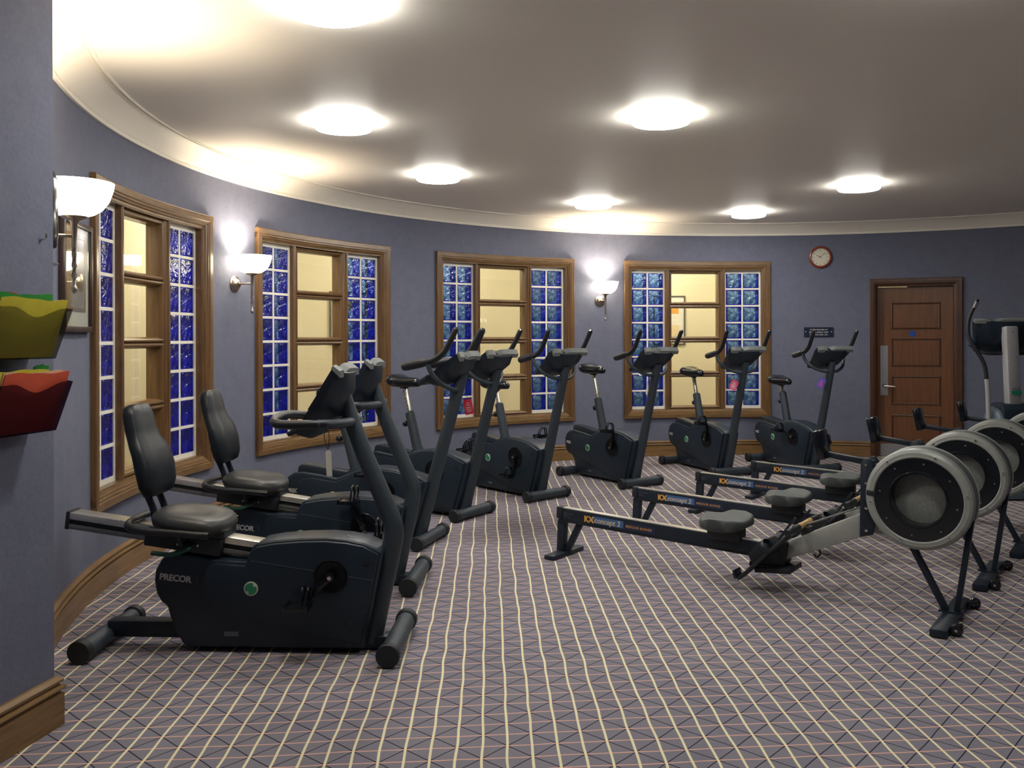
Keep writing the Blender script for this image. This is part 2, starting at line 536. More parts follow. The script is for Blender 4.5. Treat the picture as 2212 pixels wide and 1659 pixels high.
def reveal(mb, h):
    """the thickness of the wall inside one opening"""
    n = 10
    for z in {h[2], h[3]}:
        if z == 0: continue
        for i in range(n):
            a, b = h[0] + (h[1] - h[0]) * i / n, h[0] + (h[1] - h[0]) * (i + 1) / n
            mb.add([cp(a, 0, z), cp(b, 0, z), cp(b, -WT, z), cp(a, -WT, z)], [(0, 1, 2, 3)])
    for a in (h[0], h[1]):
        mb.add([cp(a, 0, h[2]), cp(a, 0, h[3]), cp(a, -WT, h[3]), cp(a, -WT, h[2])], [(0, 1, 2, 3)])
mb = wall_skin(0)
for h in HOLES: reveal(mb, h)
wall = struct(mb.build('wall_back', 'wallpaper'))
struct(wall_skin(-WT).build('wall_corridor_inner', 'cream'))

# corridor beyond the windows
mb = MB()
CO = -1.75
for i in range(60):
    a, b = -128 + 150 * i / 60, -128 + 150 * (i + 1) / 60
    mb.add([cp(a, CO, 0), cp(b, CO, 0), cp(b, CO, HC), cp(a, CO, HC)], [(0, 1, 2, 3)])
for a in (-128, 22):  # unseen end caps, added so light doesn't leak from the corridor
    mb.add([cp(a, CO, 0), cp(a, CO, HC), cp(a, -WT, HC), cp(a, -WT, 0)], [(0, 1, 2, 3)])
struct(mb.build('wall_corridor_outer', 'cream'))

# cornice: foot moulding, cove, and the bead ring on the ceiling
pr = [(-0.01, HCOR - 0.004), (0.016, HCOR - 0.004), (0.020, HCOR + 0.010), (0.016, HCOR + 0.018), (0.026, HCOR + 0.024)]
for k in range(7):
    t = k / 6
    pr.append((0.026 + 0.125 * t, HCOR + 0.026 + 0.098 * (t + 0.10 * sin(pi * t))))
pr += [(0.151, HC + 0.02), (-0.01, HC + 0.02)]
struct(csweep(MB(), pr, A0, A1, 200).build('trim_1', 'cornice', ang=25))
for k, dd in enumerate((0.152, 0.176)):
    pr = [(dd, HC + 0.01), (dd, HC - 0.007), (dd + 0.004, HC - 0.010), (dd + 0.008, HC - 0.007), (dd + 0.008, HC + 0.01)]
    struct(csweep(MB(), pr, A0, A1, 200).build('trim_%d' % (k + 2), 'cornice'))

# skirting
BP = [(-0.01, 0.0), (0.024, 0.0), (0.024, 0.118), (0.014, 0.121), (0.014, 0.127), (0.026, 0.130), (0.030, 0.137), (0.026, 0.145), (0.013, 0.148), (0.013, 0.154), (0.022, 0.157),
      (0.023, 0.166), (0.015, 0.173), (0.010, 0.178), (-0.01, 0.180)]
struct(csweep(MB(), BP, A0, -90, 40).build('baseboard_left', 'baseoak', ang=25))
struct(csweep(MB(), BP, -90, DOOR[0], 110).build('baseboard_back', 'baseoak', ang=25))
struct(csweep(MB(), BP, DOOR[1], A1, 130).build('baseboard_right', 'baseoak', ang=25))

# entrance recess around the camera: pillar wall on the left, others out of view
PC, PE = Vector((-1.66, 3.2, 0)), Vector((-0.191, -0.9816, 0))
PN = Vector((0.9816, -0.191, 0))
def pp(t, d, z):
    return PC + PE * t + PN * d + Vector((0, 0, z))
mb = MB()
L_ = 4.9
P4 = [pp(0, 0, 0), pp(L_, 0, 0), pp(L_, -0.5, 0), pp(0.04, -0.5, 0)]
mb.add([p for p in P4] + [p + Vector((0, 0, HC)) for p in P4], [(0, 4, 5, 1), (1, 5, 6, 2), (2, 6, 7, 3), (3, 7, 4, 0), (4, 7, 6, 5), (0, 1, 2, 3)])
struct(mb.build('wall_left', 'wallpaper'))
# its skirting: along the face and round the corner
def pillar_skirting():
    mb = MB()
    rings = []
    for t, c in ((L_, 0), (0.0, 1)):
        rings.append([pp(t - (d if c else 0), d, z) for d, z in [(max(q[0], -0.005), q[1]) for q in BP]])
    mb.rings(rings)
    rings = [[pp(-d, d, z) for d, z in [(max(q[0], -0.005), q[1]) for q in BP]], [pp(-d, -0.09, z) for d, z in [(max(q[0], -0.005), q[1]) for q in BP]]]
    return mb.rings(rings)
struct(pillar_skirting().build('baseboard_front', 'baseoak', ang=25))
e1 = cp(A1, 0, 0)
mb = MB().box(((e1.x + 3.2) / 2 + 0.0, -0.6, HC / 2), (3.2 - e1.x, 2.4, HC))
struct(mb.build('wall_right', 'wallpaper'))
struct(MB().box((0, -1.7, HC / 2), (8, 0.2, HC)).build('wall_front', 'wallpaper'))

# ------------------------------------------------------------------ windows
BLK = 0.186
def block_meshes(ac_list=None):
    pass
def block_mesh():
    """one hollow glass block: cobalt side walls, wavy clear faces front and back"""
    h, T = BLK / 2, 0.014
    D0, D1 = 0.0, 0.085           # local y is depth (front at 0)
    me = bpy.data.meshes.new('glass_block')
    V, F, mi = [], [], []
    def q(pts, m):
        o = len(V); V.extend(pts); F.append(tuple(range(o, o + len(pts)))); mi.append(m)
    c = [(-h, -h), (h, -h), (h, h), (-h, h)]
    i_ = [(-h + T, -h + T), (h - T, -h + T), (h - T, h - T), (-h + T, h - T)]
    for k in range(4):
        a, b = c[k], c[(k + 1) % 4]; p, r = i_[k], i_[(k + 1) % 4]
        q([(a[0], D0, a[1]), (b[0], D0, b[1]), (b[0], D1, b[1]), (a[0], D1, a[1])], 0)
        q([(p[0], D0, p[1]), (p[0], D1, p[1]), (r[0], D1, r[1]), (r[0], D0, r[1])], 0)
        for D in (D0, D1):
            q([(a[0], D, a[1]), (p[0], D, p[1]), (r[0], D, r[1]), (b[0], D, b[1])], 0)
    for D, s in ((D0, -1), (D1, 1)):      # pillowed faces
        hh = h - 0.001
        e = [(-hh, -hh), (hh, -hh), (hh, hh), (-hh, hh)]
        g = [(x * 0.9, z * 0.9) for x, z in e]
        for k in range(4):
            q([(e[k][0], D + s * 0.0005, e[k][1]), (e[(k + 1) % 4][0], D + s * 0.0005, e[(k + 1) % 4][1]), (g[(k + 1) % 4][0], D + s * 0.005, g[(k + 1) % 4][1]), (g[k][0], D + s * 0.005, g[k][1])], 1)
        q([(x, D + s * 0.005, z) for x, z in g], 1)
    me.from_pydata(V, [], F)
    me.materials.append(M['blockblue']); me.materials.append(M['blockglass'])
    me.polygons.foreach_set('material_index', mi)
    me.update()
    return me
BM = block_mesh()

def casing_prof(w, flip=1):
    """(across, d) moulding of the architrave; across 0 = outer edge"""
    return [(0, -0.02), (0, 0.030), (0.006 * flip, 0.034), (w * 0.45 * flip, 0.034), (w * 0.50 * flip, 0.028), (w * 0.62 * flip, 0.028), (w * 0.68 * flip, 0.020),
            (w * 0.80 * flip, 0.018), (w * 0.85 * flip, 0.008), (w * 0.97 * flip, 0.004), (w * flip, -0.004), (w * flip, -0.02)]
def window(idx, a0, a1):
    ac = (a0 + a1) / 2
    W = (a1 - a0) / DEG
    hw = W / 2
    root = empty('window_%d' % idx, cp(ac, 0, WZ0))
    struct(root)
    inv = Matrix.Translation(-Vector(root.location))
    def b(mb, name, mat, **kw):
        mb.v = [tuple(Vector(p) - root.location) for p in mb.v]
        return mb.build(name, mat, root, **kw)
    CW = 0.098
    for s in (-1, 1):
        b(cvert(MB(), ac, [(s * (hw - x), d) for x, d in casing_prof(CW)], WZ0 + CW * 0.4, WZ1 - CW * 0.4), 'casing', 'oakv', ang=25)
    b(csweep(MB(), [(d, WZ1 - x) for x, d in casing_prof(CW)], a0, a1, 24), 'casing', 'oak', ang=25)
    b(csweep(MB(), [(d, WZ0 + x) for x, d in casing_prof(CW)], a0, a1, 24), 'casing', 'oak', ang=25)
    # lining of the opening
    li = hw - CW + 0.004
    for s in (-1, 1):
        b(cbox(MB(), ac, s * li - 0.012, s * li + 0.012, -WT, 0.0, WZ0 + CW - 0.01, WZ1 - CW + 0.01), 'lining', 'oakv')
    for z in (WZ0 + CW - 0.006, WZ1 - CW + 0.006):
        b(cbox(MB(), ac, -li, li, -WT, 0.0, z - 0.012, z + 0.012), 'lining', 'oak')
    zi0, zi1 = WZ0 + CW + 0.006, WZ1 - CW - 0.006      # clear height
    # block panels: two columns of eight
    pz = (zi1 - zi0 - 0.036) / 8
    ps = 0.197
    pw = 2 * ps + 0.034
    FD = -0.055
    for s in (-1, 1):
        cen = s * (li - 0.012 - pw / 2)
        g = MB()
        for e in (-1, 1):
            cbox(g, ac, cen + e * (pw / 2 - 0.0085) - 0.0085, cen + e * (pw / 2 - 0.0085) + 0.0085, FD - 0.082, FD + 0.005, zi0, zi1)
        cbox(g, ac, cen - 0.009, cen + 0.009, FD - 0.080, FD + 0.003, zi0, zi1)
        for k in range(9):
            z = zi0 + 0.018 + pz * k
            hgt = 0.018 if k in (0, 8) else 0.010
            cbox(g, ac, cen - pw / 2, cen + pw / 2, FD - 0.080, FD + 0.003, max(zi0, z - hgt), min(zi1, z + hgt))
        b(g, 'grout_grid', 'grout')
        for c in (-1, 1):
            for k in range(8):
                s_ = cen + c * ps / 2
                a = ac + s_ * DEG
                o = link('glass_block', BM, root)
                o.location = cp(a, FD, zi0 + 0.018 + pz * (k + 0.5)) - root.location
                o.rotation_euler = (0, 0, -R_(a))
                o.scale = ((ps - 0.016) / BLK, 1, (pz - 0.018) / BLK)
    # central light: mullions, four sashes with panes
    ci = li - 0.012 - pw
    for s in (-1, 1):
        x0, x1 = s * ci, s * (ci - 0.058)
        m_ = MB()
        cvert(m_, ac, [(x0, -0.15), (x0, -0.012), (x0 - s * 0.006, -0.004), (x0 - s * 0.022, -0.004), (x0 - s * 0.026, -0.016), (x1 + s * 0.012, -0.016), (x1 + s * 0.006, -0.026), (x1, -0.030), (x1, -0.15)], zi0, zi1)
        b(m_, 'mullion', 'oakv', ang=25)
    cw = ci - 0.058
    sh = (zi1 - zi0) / 4
    for k in range(4):
        z0, z1 = zi0 + sh * k, zi0 + sh * (k + 1)
        fr = MB()
        bt = 0.037
        beadp = [(-0.13, 0), (-0.040, 0), (-0.026, 0.006), (-0.022, 0.016), (-0.028, 0.026), (-0.045, 0.030), (-0.058, bt), (-0.13, bt)]
        csweep(fr, [(d, z1 - z) for d, z in beadp], ac - cw * DEG, ac + cw * DEG, 6)
        csweep(fr, [(d, z0 + z) for d, z in beadp], ac - cw * DEG, ac + cw * DEG, 6)
        for s in (-1, 1):
            cvert(fr, ac, [(s * (cw - z * 0.7), d) for d, z in beadp], z0 + 0.02, z1 - 0.02)
        sash = b(fr, 'sash', 'oakv', ang=25)
        pn = MB()
        cbox(pn, ac, -cw + 0.012, cw - 0.012, -0.100, -0.094, z0 + 0.02, z1 - 0.02)
        pn.v = [tuple(Vector(p) - root.location) for p in pn.v]
        pn.build('pane', 'pane', sash)
    return root
for i, (a0, a1) in enumerate(WIN):
    window(i + 1, a0, a1)

# ------------------------------------------------------------------ door
def door():
    ac = (DOOR[0] + DOOR[1]) / 2
    hw = (DOOR[1] - DOOR[0]) / DEG / 2
    root = empty('door_1', cp(ac, 0, 0))
    struct(root)
    def b(mb, name, mat, par=None, **kw):
        mb.v = [tuple(Vector(p) - root.location) for p in mb.v]
        return mb.build(name, mat, par or root, **kw)
    CW = 0.085
    for s in (-1, 1):
        b(cvert(MB(), ac, [(s * (hw - x), d) for x, d in casing_prof(CW)], 0, DZ1 - 0.03), 'casing', 'doordark', ang=25)
    b(csweep(MB(), [(d, DZ1 - x) for x, d in casing_prof(CW)], DOOR[0], DOOR[1], 12), 'casing', 'doordark', ang=25)
    for s in (-1, 1):
        b(cbox(MB(), ac, s * (hw - CW + 0.004) - 0.012, s * (hw - CW + 0.004) + 0.012, -WT, 0, 0, DZ1 - CW + 0.01), 'lining', 'doordark')
    b(cbox(MB(), ac, -(hw - CW), hw - CW, -WT, 0, DZ1 - CW - 0.006, DZ1 - CW + 0.018), 'lining', 'doordark')
    lw = hw - CW - 0.012
    lz = DZ1 - CW - 0.012
    FD = -0.07
    leaf = b(cbox(MB(), ac, -lw, lw, FD - 0.044, FD, 0.008, lz), 'door_leaf', 'doorwood')
    # four fielded panels
    zs = [(0.16, 0.50), (0.61, 0.95), (1.055, 1.385), (1.485, 1.80)]
    px0, px1 = -lw + 0.135, lw - 0.125
    for z0, z1 in zs:
        m_ = MB()
        t = 0.026
        pr = [(FD - 0.01, 0), (FD + 0.006, 0.004), (FD + 0.009, 0.012), (FD + 0.004, t - 0.004), (FD - 0.01, t)]
        csweep(m_, [(d, z1 - z) for d, z in pr], ac + px0 * DEG, ac + px1 * DEG, 6)
        csweep(m_, [(d, z0 + z) for d, z in pr], ac + px0 * DEG, ac + px1 * DEG, 6)
        for s, e in ((1, px0), (-1, px1)):
            cvert(m_, ac, [(e + s * z, d) for d, z in pr], z0, z1)
        b(m_, 'panel_moulding', 'doordark', leaf, ang=25)
        m_ = MB()
        cbox(m_, ac, px0 + 0.055, px1 - 0.055, FD - 0.01, FD + 0.004, z0 + 0.055, z1 - 0.055)
        b(m_, 'panel', 'doorwood', leaf)
    b(cbox(MB(), ac, -lw + 0.022, -lw + 0.102, FD, FD + 0.003, 0.72, 1.30), 'finger_plate', 'steelplate', leaf)
    hm = MB()
    p0 = cp(ac + (-lw + 0.062) * DEG, FD, 0.83)
    p1 = cp(ac + (-lw + 0.062) * DEG, FD + 0.055, 0.83)
    p2 = cp(ac + (-lw + 0.175) * DEG, FD + 0.060, 0.822)
    hm.tube([p0, p1, p2], 0.009, 8)
    hm.tube([p0, p0 + (p1 - p0) * 0.15], 0.025, 16)
    b(hm, 'lever_handle', 'chrome', leaf)
    b(cbox(MB(), ac, -lw + 0.02, lw - 0.02, FD, FD + 0.003, 0.012, 0.155), 'kick_plate', 'steelplate', leaf)
    sg = MB()
    c = cp(ac + (-0.03) * DEG, FD + 0.002, 1.436)
    nin = (cp(ac, 1, 0) - cp(ac, 0, 0)).normalized()
    sg.tube([c - nin * 0.001, c + nin * 0.003], 0.036, 24)
    b(sg, 'fire_door_disc', 'bluesign', leaf)
    # threshold strip
    struct(cbox(MB(), ac, -hw + CW - 0.01, hw - CW + 0.01, -0.03, 0.02, 0, 0.008).build('trim_4', 'alu'))
    return root
door()

# ------------------------------------------------------------------ ceiling lights
def drum():
    root = empty('ceiling_light')
    MB().lathe([(0.174, 0.0), (0.176, -0.006), (0.172, -0.010), (0.15, -0.010), (0.15, 0.0)], n=40).build('base_ring', 'white', root)
    MB().lathe([(0.181, -0.010), (0.181, -0.022), (0.177, -0.044)], n=40).build('rim_band', 'drumband', root)
    MB().lathe([(0.177, -0.044), (0.168, -0.053), (0.12, -0.058), (0.06, -0.060), (0.01, -0.061)], n=40).build('diffuser', 'drum', root)
    return root
LIGHTS = [((-0.715, 3.50), 'round drum ceiling light at the top edge, cut off by the frame'),
          ((-1.035, 5.45), 'round drum ceiling light above the second window, left of the others'),
          ((-0.60, 7.23), 'round drum ceiling light above the gap between second and third windows'),
          ((0.805, 8.74), 'round drum ceiling light above the wall sconce near the fourth window'),
          ((0.90, 5.32), 'large bright drum ceiling light in the middle of the ceiling'),
          ((2.53, 9.44), 'smallest drum ceiling light, farthest back beside the clock'),
          ((3.04, 7.74), 'drum ceiling light at the far right, above the clock and door'),
          ((1.62, 2.98), 'drum ceiling light just above the top right of the frame')]
dr = drum()
for i, ((x, y), lab) in enumerate(LIGHTS):
    o = dr if i == 0 else copy_tree(dr)
    o.location = (x, y, HC)
    tag(o, lab, 'ceiling light', 'drum ceiling lights')

# ------------------------------------------------------------------ wall sconces
def sconce():
    """local: wall at y=0, room towards -y, z=0 is the wall plate centre"""
    root = empty('wall_sconce')
    MB().lathe([(0.064, 0.0), (0.066, -0.006), (0.060, -0.014), (0.046, -0.018), (0.040, -0.030), (0.026, -0.044), (0.010, -0.050)], axis='Y', n=28).build('wall_plate', 'nickel', root)
    MB().tube([(0, -0.045, 0), (0, -0.155, 0.0)], 0.0075, 10).build('arm', 'nickel', root)
    st = MB().lathe([(0.004, -0.232), (0.010, -0.222), (0.012, -0.212), (0.008, -0.202), (0.006, -0.196), (0.007, -0.15), (0.010, -0.02), (0.014, 0.05), (0.020, 0.062), (0.044, 0.072), (0.052, 0.078), (0.05, 0.082)], (0, -0.155, 0), n=20).build('stem', 'nickel', root)
    tw = MB()
    for q in range(2):
        tw.tube([(0.0095 * cos(q * pi + k * 0.9), -0.155 + 0.0095 * sin(q * pi + k * 0.9), -0.18 + k * 0.012) for k in range(12)], 0.0016, 6)
    tw.build('twisted_wire', 'framedark', st)
    prof = [(0.048, 0.080), (0.075, 0.088), (0.105, 0.108), (0.130, 0.142), (0.146, 0.190), (0.150, 0.215), (0.146, 0.215), (0.140, 0.190), (0.124, 0.146), (0.100, 0.113), (0.070, 0.094), (0.01, 0.088)]
    MB().lathe(prof, (0, -0.155, 0), n=36).build('bowl_shade', 'bowl', root)
    return root
def place_sconce(root, a, z, lab):
    root.location = cp(a, 0, z)
    root.rotation_euler = (0, 0, -R_(a))
    tag(root, lab, 'wall sconce', 'uplighter sconces on the curved wall')
    ld = bpy.data.lights.new('sconce_bulb', 'SPOT')
    ld.spot_size = R_(125); ld.spot_blend = 0.75
    ld.energy = SCONCE_W; ld.color = (1.0, 0.83, 0.60); ld.shadow_soft_size = 0.035
    lo = bpy.data.objects.new('sconce_bulb', ld)
    COL.objects.link(lo)
    lo.location = cp(a, 0.155, z + 0.155)
    lo.rotation_euler = (pi, 0, 0)
sc0 = sconce()
SC = [(-114.0, 1.815, 'glowing bowl wall sconce nearest the camera, beside the framed print'), (-74.6, 1.825, 'glowing bowl wall sconce between the first and second windows'),
      (-19.35, 1.825, 'glowing bowl wall sconce between the third and fourth windows')]
for i, (a, z, lab) in enumerate(SC):
    place_sconce(sc0 if i == 0 else copy_tree(sc0), a, z, lab)

# corridor lamps (drums on the corridor ceiling, seen through the panes)
cl0 = empty('corridor_lamp')
MB().lathe([(0.15, 0.0), (0.15, -0.03), (0.12, -0.06), (0.02, -0.065)], n=28).build('diffuser', 'corrlamp', cl0)
for i, a in enumerate((-112, -88, -62, -36, -8, 14)):
    o = cl0 if i == 0 else copy_tree(cl0)
    o.location = cp(a, -1.0, HC)
    tag(o, 'corridor ceiling lamp ' + ('left of the first window', 'beyond the first window', 'beyond the second window', 'beyond the third window', 'beyond the fourth window', 'right of the fourth window')[i], 'ceiling light', 'corridor lamps beyond the windows')
    ld = bpy.data.lights.new('corridor_light', 'POINT')
    ld.energy = CORR_W; ld.color = (1.0, 0.92, 0.74); ld.shadow_soft_size = 0.15
    lo = bpy.data.objects.new('corridor_light', ld); COL.objects.link(lo)
    lo.location = cp(a, -1.0, HC - 0.25)
#PART2
# ------------------------------------------------------------------ shared machine parts
def foot_bar(name, x, half, root, r=0.040):
    """a floor tube across the machine with rubber end caps"""
    f = MB().tube([(x, -half + 0.02, r + 0.008), (x, half - 0.02, r + 0.008)], r, 20).build(name, 'post', root)
    for s in (-1, 1):
        MB().lathe([(r + 0.002, -0.045), (r + 0.008, -0.040), (r + 0.009, -0.006), (r + 0.005, 0.0), (0.004, 0.002)] if s > 0 else
                   [(0.004, -0.002), (r + 0.005, 0.0), (r + 0.009, 0.006), (r + 0.008, 0.040), (r + 0.002, 0.045)], (x, s * half, r + 0.009), 'Y', 20).build('end_cap', 'rubber', f)
    return f
def emblem(par, x, z, y, sgn, r=0.030):
    e = MB().lathe([(r, 0), (r, 0.002 * sgn), (r * 0.9, 0.003 * sgn), (0.002, 0.003 * sgn)], (x, y, z), 'Y', 24).build('emblem', 'emblemwhite', par)
    m = MB()
    n = 16
    pts = [(r * 0.84 * cos(2 * pi * k / n), r * 0.84 * sin(2 * pi * k / n)) for k in range(n)]
    # green disc with two pale corner notches
    pts = [(px * (0.55 if (abs(px - pz) < 0.35 * r) else 1), pz * (0.55 if (abs(px - pz) < 0.35 * r) else 1)) for px, pz in pts]
    m.prism([(x + px, z + pz) for px, pz in pts], y + 0.002 * sgn, y + 0.0042 * sgn)
    m.build('emblem_disc', 'logogreen', par)
def side_text(me, par, x, z, y, sgn, tilt=0.0):
    place_text(me, par, (x, y, z), (-sgn * cos(tilt), 0, sin(tilt)), (0, 0, 1), 'lettering')
TX = text_mesh('PRECOR', 0.040, 'logowhite', bold=0.0012, spacing=0.95)
TXS = text_mesh('USA', 0.013, 'printdim')
def crank_set(root, x, z, y, arm=0.165, sgn=-1):
    """one crank with pedal; the crank object turns about its axle"""
    k = MB()
    k.bar((0, 0, 0), (0, 0, -arm), 0.016, 0.030, up=(1, 0, 0))
    k.tube([(0, -0.014 * -sgn, 0), (0, 0.012 * -sgn, 0)], 0.020, 14)
    c = k.build('crank', 'gloss', root, bevel=0.004)
    c.location = (x, y, z)
    hb = MB().tube([(0, 0.012 * sgn, 0), (0, 0.020 * sgn, 0)], 0.009, 10).build('crank_bolt', 'chrome', c)
    p = MB()
    p.box((0, sgn * 0.062, 0), (0.10, 0.085, 0.022))
    p.box((0.048, sgn * 0.062, 0.006), (0.012, 0.09, 0.036))
    p.box((-0.048, sgn * 0.062, 0.004), (0.012, 0.09, 0.030))
    p.tube([(0, 0, 0), (0, sgn * 0.02, 0)], 0.008, 8)
    # toe strap arch
    p.tube([(0.035, sgn * 0.02, 0.0), (0.045, sgn * 0.018, 0.05), (0.05, sgn * 0.05, 0.085), (0.05, sgn * 0.085, 0.075), (0.035, sgn * 0.105, 0.0)], 0.006, 6, smooth=4)
    p.tube([(0.02, sgn * 0.02, 0.0), (0.022, sgn * 0.018, 0.05), (0.025, sgn * 0.05, 0.085), (0.025, sgn * 0.085, 0.075), (0.02, sgn * 0.105, 0.0)], 0.006, 6, smooth=4)
    po = p.build('pedal', 'gloss', c, bevel=0.003)
    po.location = (0, sgn * 0.010, -arm)
    return c
def set_crank(root, ang):
    for c in kids(root):
        if c.name.startswith('crank'):
            a = ang if c.location.y < 0 else ang + pi
            c.rotation_euler = (0, a, 0)
            for p in kids(c):
                if p.name.startswith('pedal'): p.rotation_euler = (0, -a, 0)
def console(root, base, top, wtop, wbot, depth):
    """wedge console: base/top are (x,z) of the lower and upper edge of the display face"""
    bx, bz = base; tx, tz = top
    d = Vector((tx - bx, 0, tz - bz)); L = d.length; d.normalize()
    nf = Vector((d.z, 0, -d.x))          # towards the front (away from the rider)
    rings = []
    for t, w, th in ((0, wbot, depth * 0.55), (0.12, wbot * 1.05, depth * 0.8), (0.45, (wbot + wtop) / 2, depth), (0.80, wtop * 0.98, depth * 0.85), (1.0, wtop, depth * 0.42)):
        c = Vector((bx, 0, bz)) + d * (L * t)
        ring = []
        for yy, tt in ((-1, 0), (-0.5, -0.02), (0.5, -0.02), (1, 0), (0.97, 0.35), (0.62, 0.85), (0.25, 1.0), (-0.25, 1.0), (-0.62, 0.85), (-0.97, 0.35)):
            ring.append(c + Vector((0, yy * w / 2, 0)) + nf * tt * th)
        rings.append(ring)
    c = MB().rings(rings).build('console', 'shell', root, ang=40)
    # pale rim along the top edge with a scooped notch
    tp = Vector((tx, 0, tz))
    pts = []
    n = 14
    up = []
    for i in range(n + 1):
        y = -wtop / 2 + wtop * i / n
        u = y / (wtop / 2)
        hgt = 0.024 - 0.008 * u * u
        if -0.62 < u < -0.12: hgt -= 0.019 * math.sin((u + 0.62) / 0.50 * pi)
        up.append((y, hgt))
    rr = []
    for y, hgt in up:
        a = tp + Vector((0, y, 0)) - d * 0.004
        rr.append([a - nf * 0.004, a + d * hgt - nf * 0.004, a + d * (hgt - 0.004) + nf * depth * 0.30, a + nf * depth * 0.44 - d * 0.012])
    MB().rings(rr).build('console_rim', 'greyrim', c, ang=30)
    sc = MB().bar(Vector((bx, 0, bz)) + d * L * 0.35 - nf * 0.004, Vector((bx, 0, bz)) + d * L * 0.85 - nf * 0.004, wtop * 0.7, 0.006, up=nf)
    sc.build('display', 'gloss', c)
    return c

# ------------------------------------------------------------------ upright bike
def upright():
    root = empty('upright_bike')
    rf = foot_bar('rear_foot', 0.0, 0.25, root)
    ff = foot_bar('front_foot', 0.97, 0.25, root)
    MB().box((0.50, 0, 0.042), (0.98, 0.07, 0.050)).build('base_beam', 'black', root, bevel=0.006)
    # housing: wide shell, narrow top ridge
    shell = [(0.10, 0.025), (0.865, 0.025), (0.985, 0.435), (0.93, 0.462), (0.82, 0.492), (0.72, 0.508), (0.62, 0.515), (0.52, 0.508), (0.43, 0.485), (0.36, 0.452), (0.30, 0.430), (0.16, 0.450), (0.03, 0.462),
             (-0.04, 0.452), (-0.09, 0.42), (-0.118, 0.37), (-0.122, 0.31), (-0.105, 0.255), (-0.07, 0.215), (-0.01, 0.205), (0.03, 0.17), (0.055, 0.10)]
    hs = MB().prism(shell, -0.082, 0.082).build('housing', 'shell', root, bevel=0.016, seg=3)
    ridge = [(-0.03, 0.40), (-0.015, 0.495), (0.01, 0.512), (0.10, 0.505), (0.36, 0.472), (0.44, 0.50), (0.44, 0.40)]
    MB().prism(ridge, -0.052, 0.052).build('top_ridge', 'shell', hs, bevel=0.010, seg=2)
    pan = [(0.005, 0.235), (-0.005, 0.30), (0.01, 0.385), (0.045, 0.415), (0.12, 0.425), (0.30, 0.405), (0.37, 0.432), (0.45, 0.475), (0.54, 0.496), (0.63, 0.502), (0.74, 0.494), (0.84, 0.474), (0.955, 0.430),
           (0.845, 0.045), (0.74, 0.045), (0.42, 0.125), (0.06, 0.200)]
    for s in (-1, 1):
        p = MB().prism(pan, s * 0.078, s * 0.098).build('side_panel', 'panel', hs, bevel=0.007, seg=2)
    for s in (-1, 1):
        MB().lathe([(0.088, 0), (0.092, s * 0.003), (0.088, s * 0.005), (0.082, s * 0.002), (0.08, -s * 0.002), (0.002, -s * 0.002)] if s > 0 else
                   [(0.002, 0.002), (0.08, 0.002), (0.082, -0.002), (0.088, -0.005), (0.092, -0.003), (0.088, 0)], (0.665, s * 0.0985, 0.345), 'Y', 28).build('crank_recess', 'recess', hs)
        emblem(hs, 0.285, 0.305, s * 0.098, s, 0.034)
        for hx, hz in ((0.885, 0.395), (0.80, 0.085)):
            MB().lathe([(0.013, 0), (0.013, s * 0.002), (0.010, s * 0.003), (0.001, s * 0.003)], (hx, s * 0.0975, hz), 'Y', 12).build('access_hole', 'rubber', hs)
        MB().box((0.30, s * 0.083, 0.075), (0.045, 0.004, 0.014)).build('socket_plate', 'printdim', hs)
        side_text(TX, hs, -0.085 if s < 0 else 0.045, 0.315, s * 0.0835, s)
    crank_set(root, 0.665, 0.345, -0.112, 0.165, -1)
    crank_set(root, 0.665, 0.345, 0.112, 0.165, 1)
    # post
    MB().tube([(0.885, 0, 0.03), (0.93, 0, 0.20), (1.205, 0, 1.16)], [0.050, 0.048, 0.040], 18, flat=0.84).build('post', 'post', root)
    # seat tube
    b0, b1 = Vector((0.42, 0, 0.47)), Vector((0.330, 0, 0.79))
    dv = (b1 - b0).normalized()
    tb = MB().tube([b0, b0 + dv * 0.03, b0 + dv * 0.031, b1, b1 + dv * 0.012], [0.050, 0.050, 0.041, 0.039, 0.028], 18).build('seat_tube', 'post', root)
    kb = MB()
    kc = b0 + dv * 0.255
    kb.tube([kc + Vector((-0.03, 0, -0.01)), kc + Vector((-0.055, 0, -0.016))], 0.008, 8)
    kb.sup(kc + Vector((-0.068, 0, -0.02)), (0.025, 0.025, 0.025), 1, 1, 14, 10)
    kb.build('adjuster_knob', 'gloss', tb)
    sp = MB().bar(b1 - dv * 0.30, b1 + dv * 0.245, 0.034, 0.026, up=(1, 0, 0)).build('seat_post', 'postsilver', root, bevel=0.005)
    ho = MB()
    for k in range(7):
        c = b1 + dv * (0.02 + k * 0.03) + Vector((0.0, -0.0175, 0))
        ho.tube([c + Vector((0, 0.0005, 0)), c + Vector((0, -0.0005, 0))], 0.005, 8)
    ho.build('pin_hole', 'rubber', sp)
    # saddle: loft from the wide tail to the nose
    st = b1 + dv * 0.245
    rings = []
    for x, wd, th, zz in ((-0.135, 0.060, 0.024, 0.050), (-0.122, 0.100, 0.046, 0.050), (-0.07, 0.125, 0.054, 0.045), (0.0, 0.104, 0.046, 0.034), (0.06, 0.066, 0.040, 0.032), (0.12, 0.044, 0.038, 0.034), (0.155, 0.032, 0.030, 0.028), (0.172, 0.014, 0.012, 0.022)):
        rings.append([Vector((st.x + x, wd * math.copysign(abs(cos(a)) ** 0.8, cos(a)), st.z + zz + th * math.copysign(abs(sin(a)) ** 0.9, sin(a)))) for a in [2 * pi * j / 18 for j in range(18)]])
    sd = MB().rings(rings).build('saddle', 'gloss', root, ang=60)
    MB().box((st.x, 0, st.z + 0.0), (0.06, 0.05, 0.04)).build('saddle_clamp', 'rubber', sd, bevel=0.006)
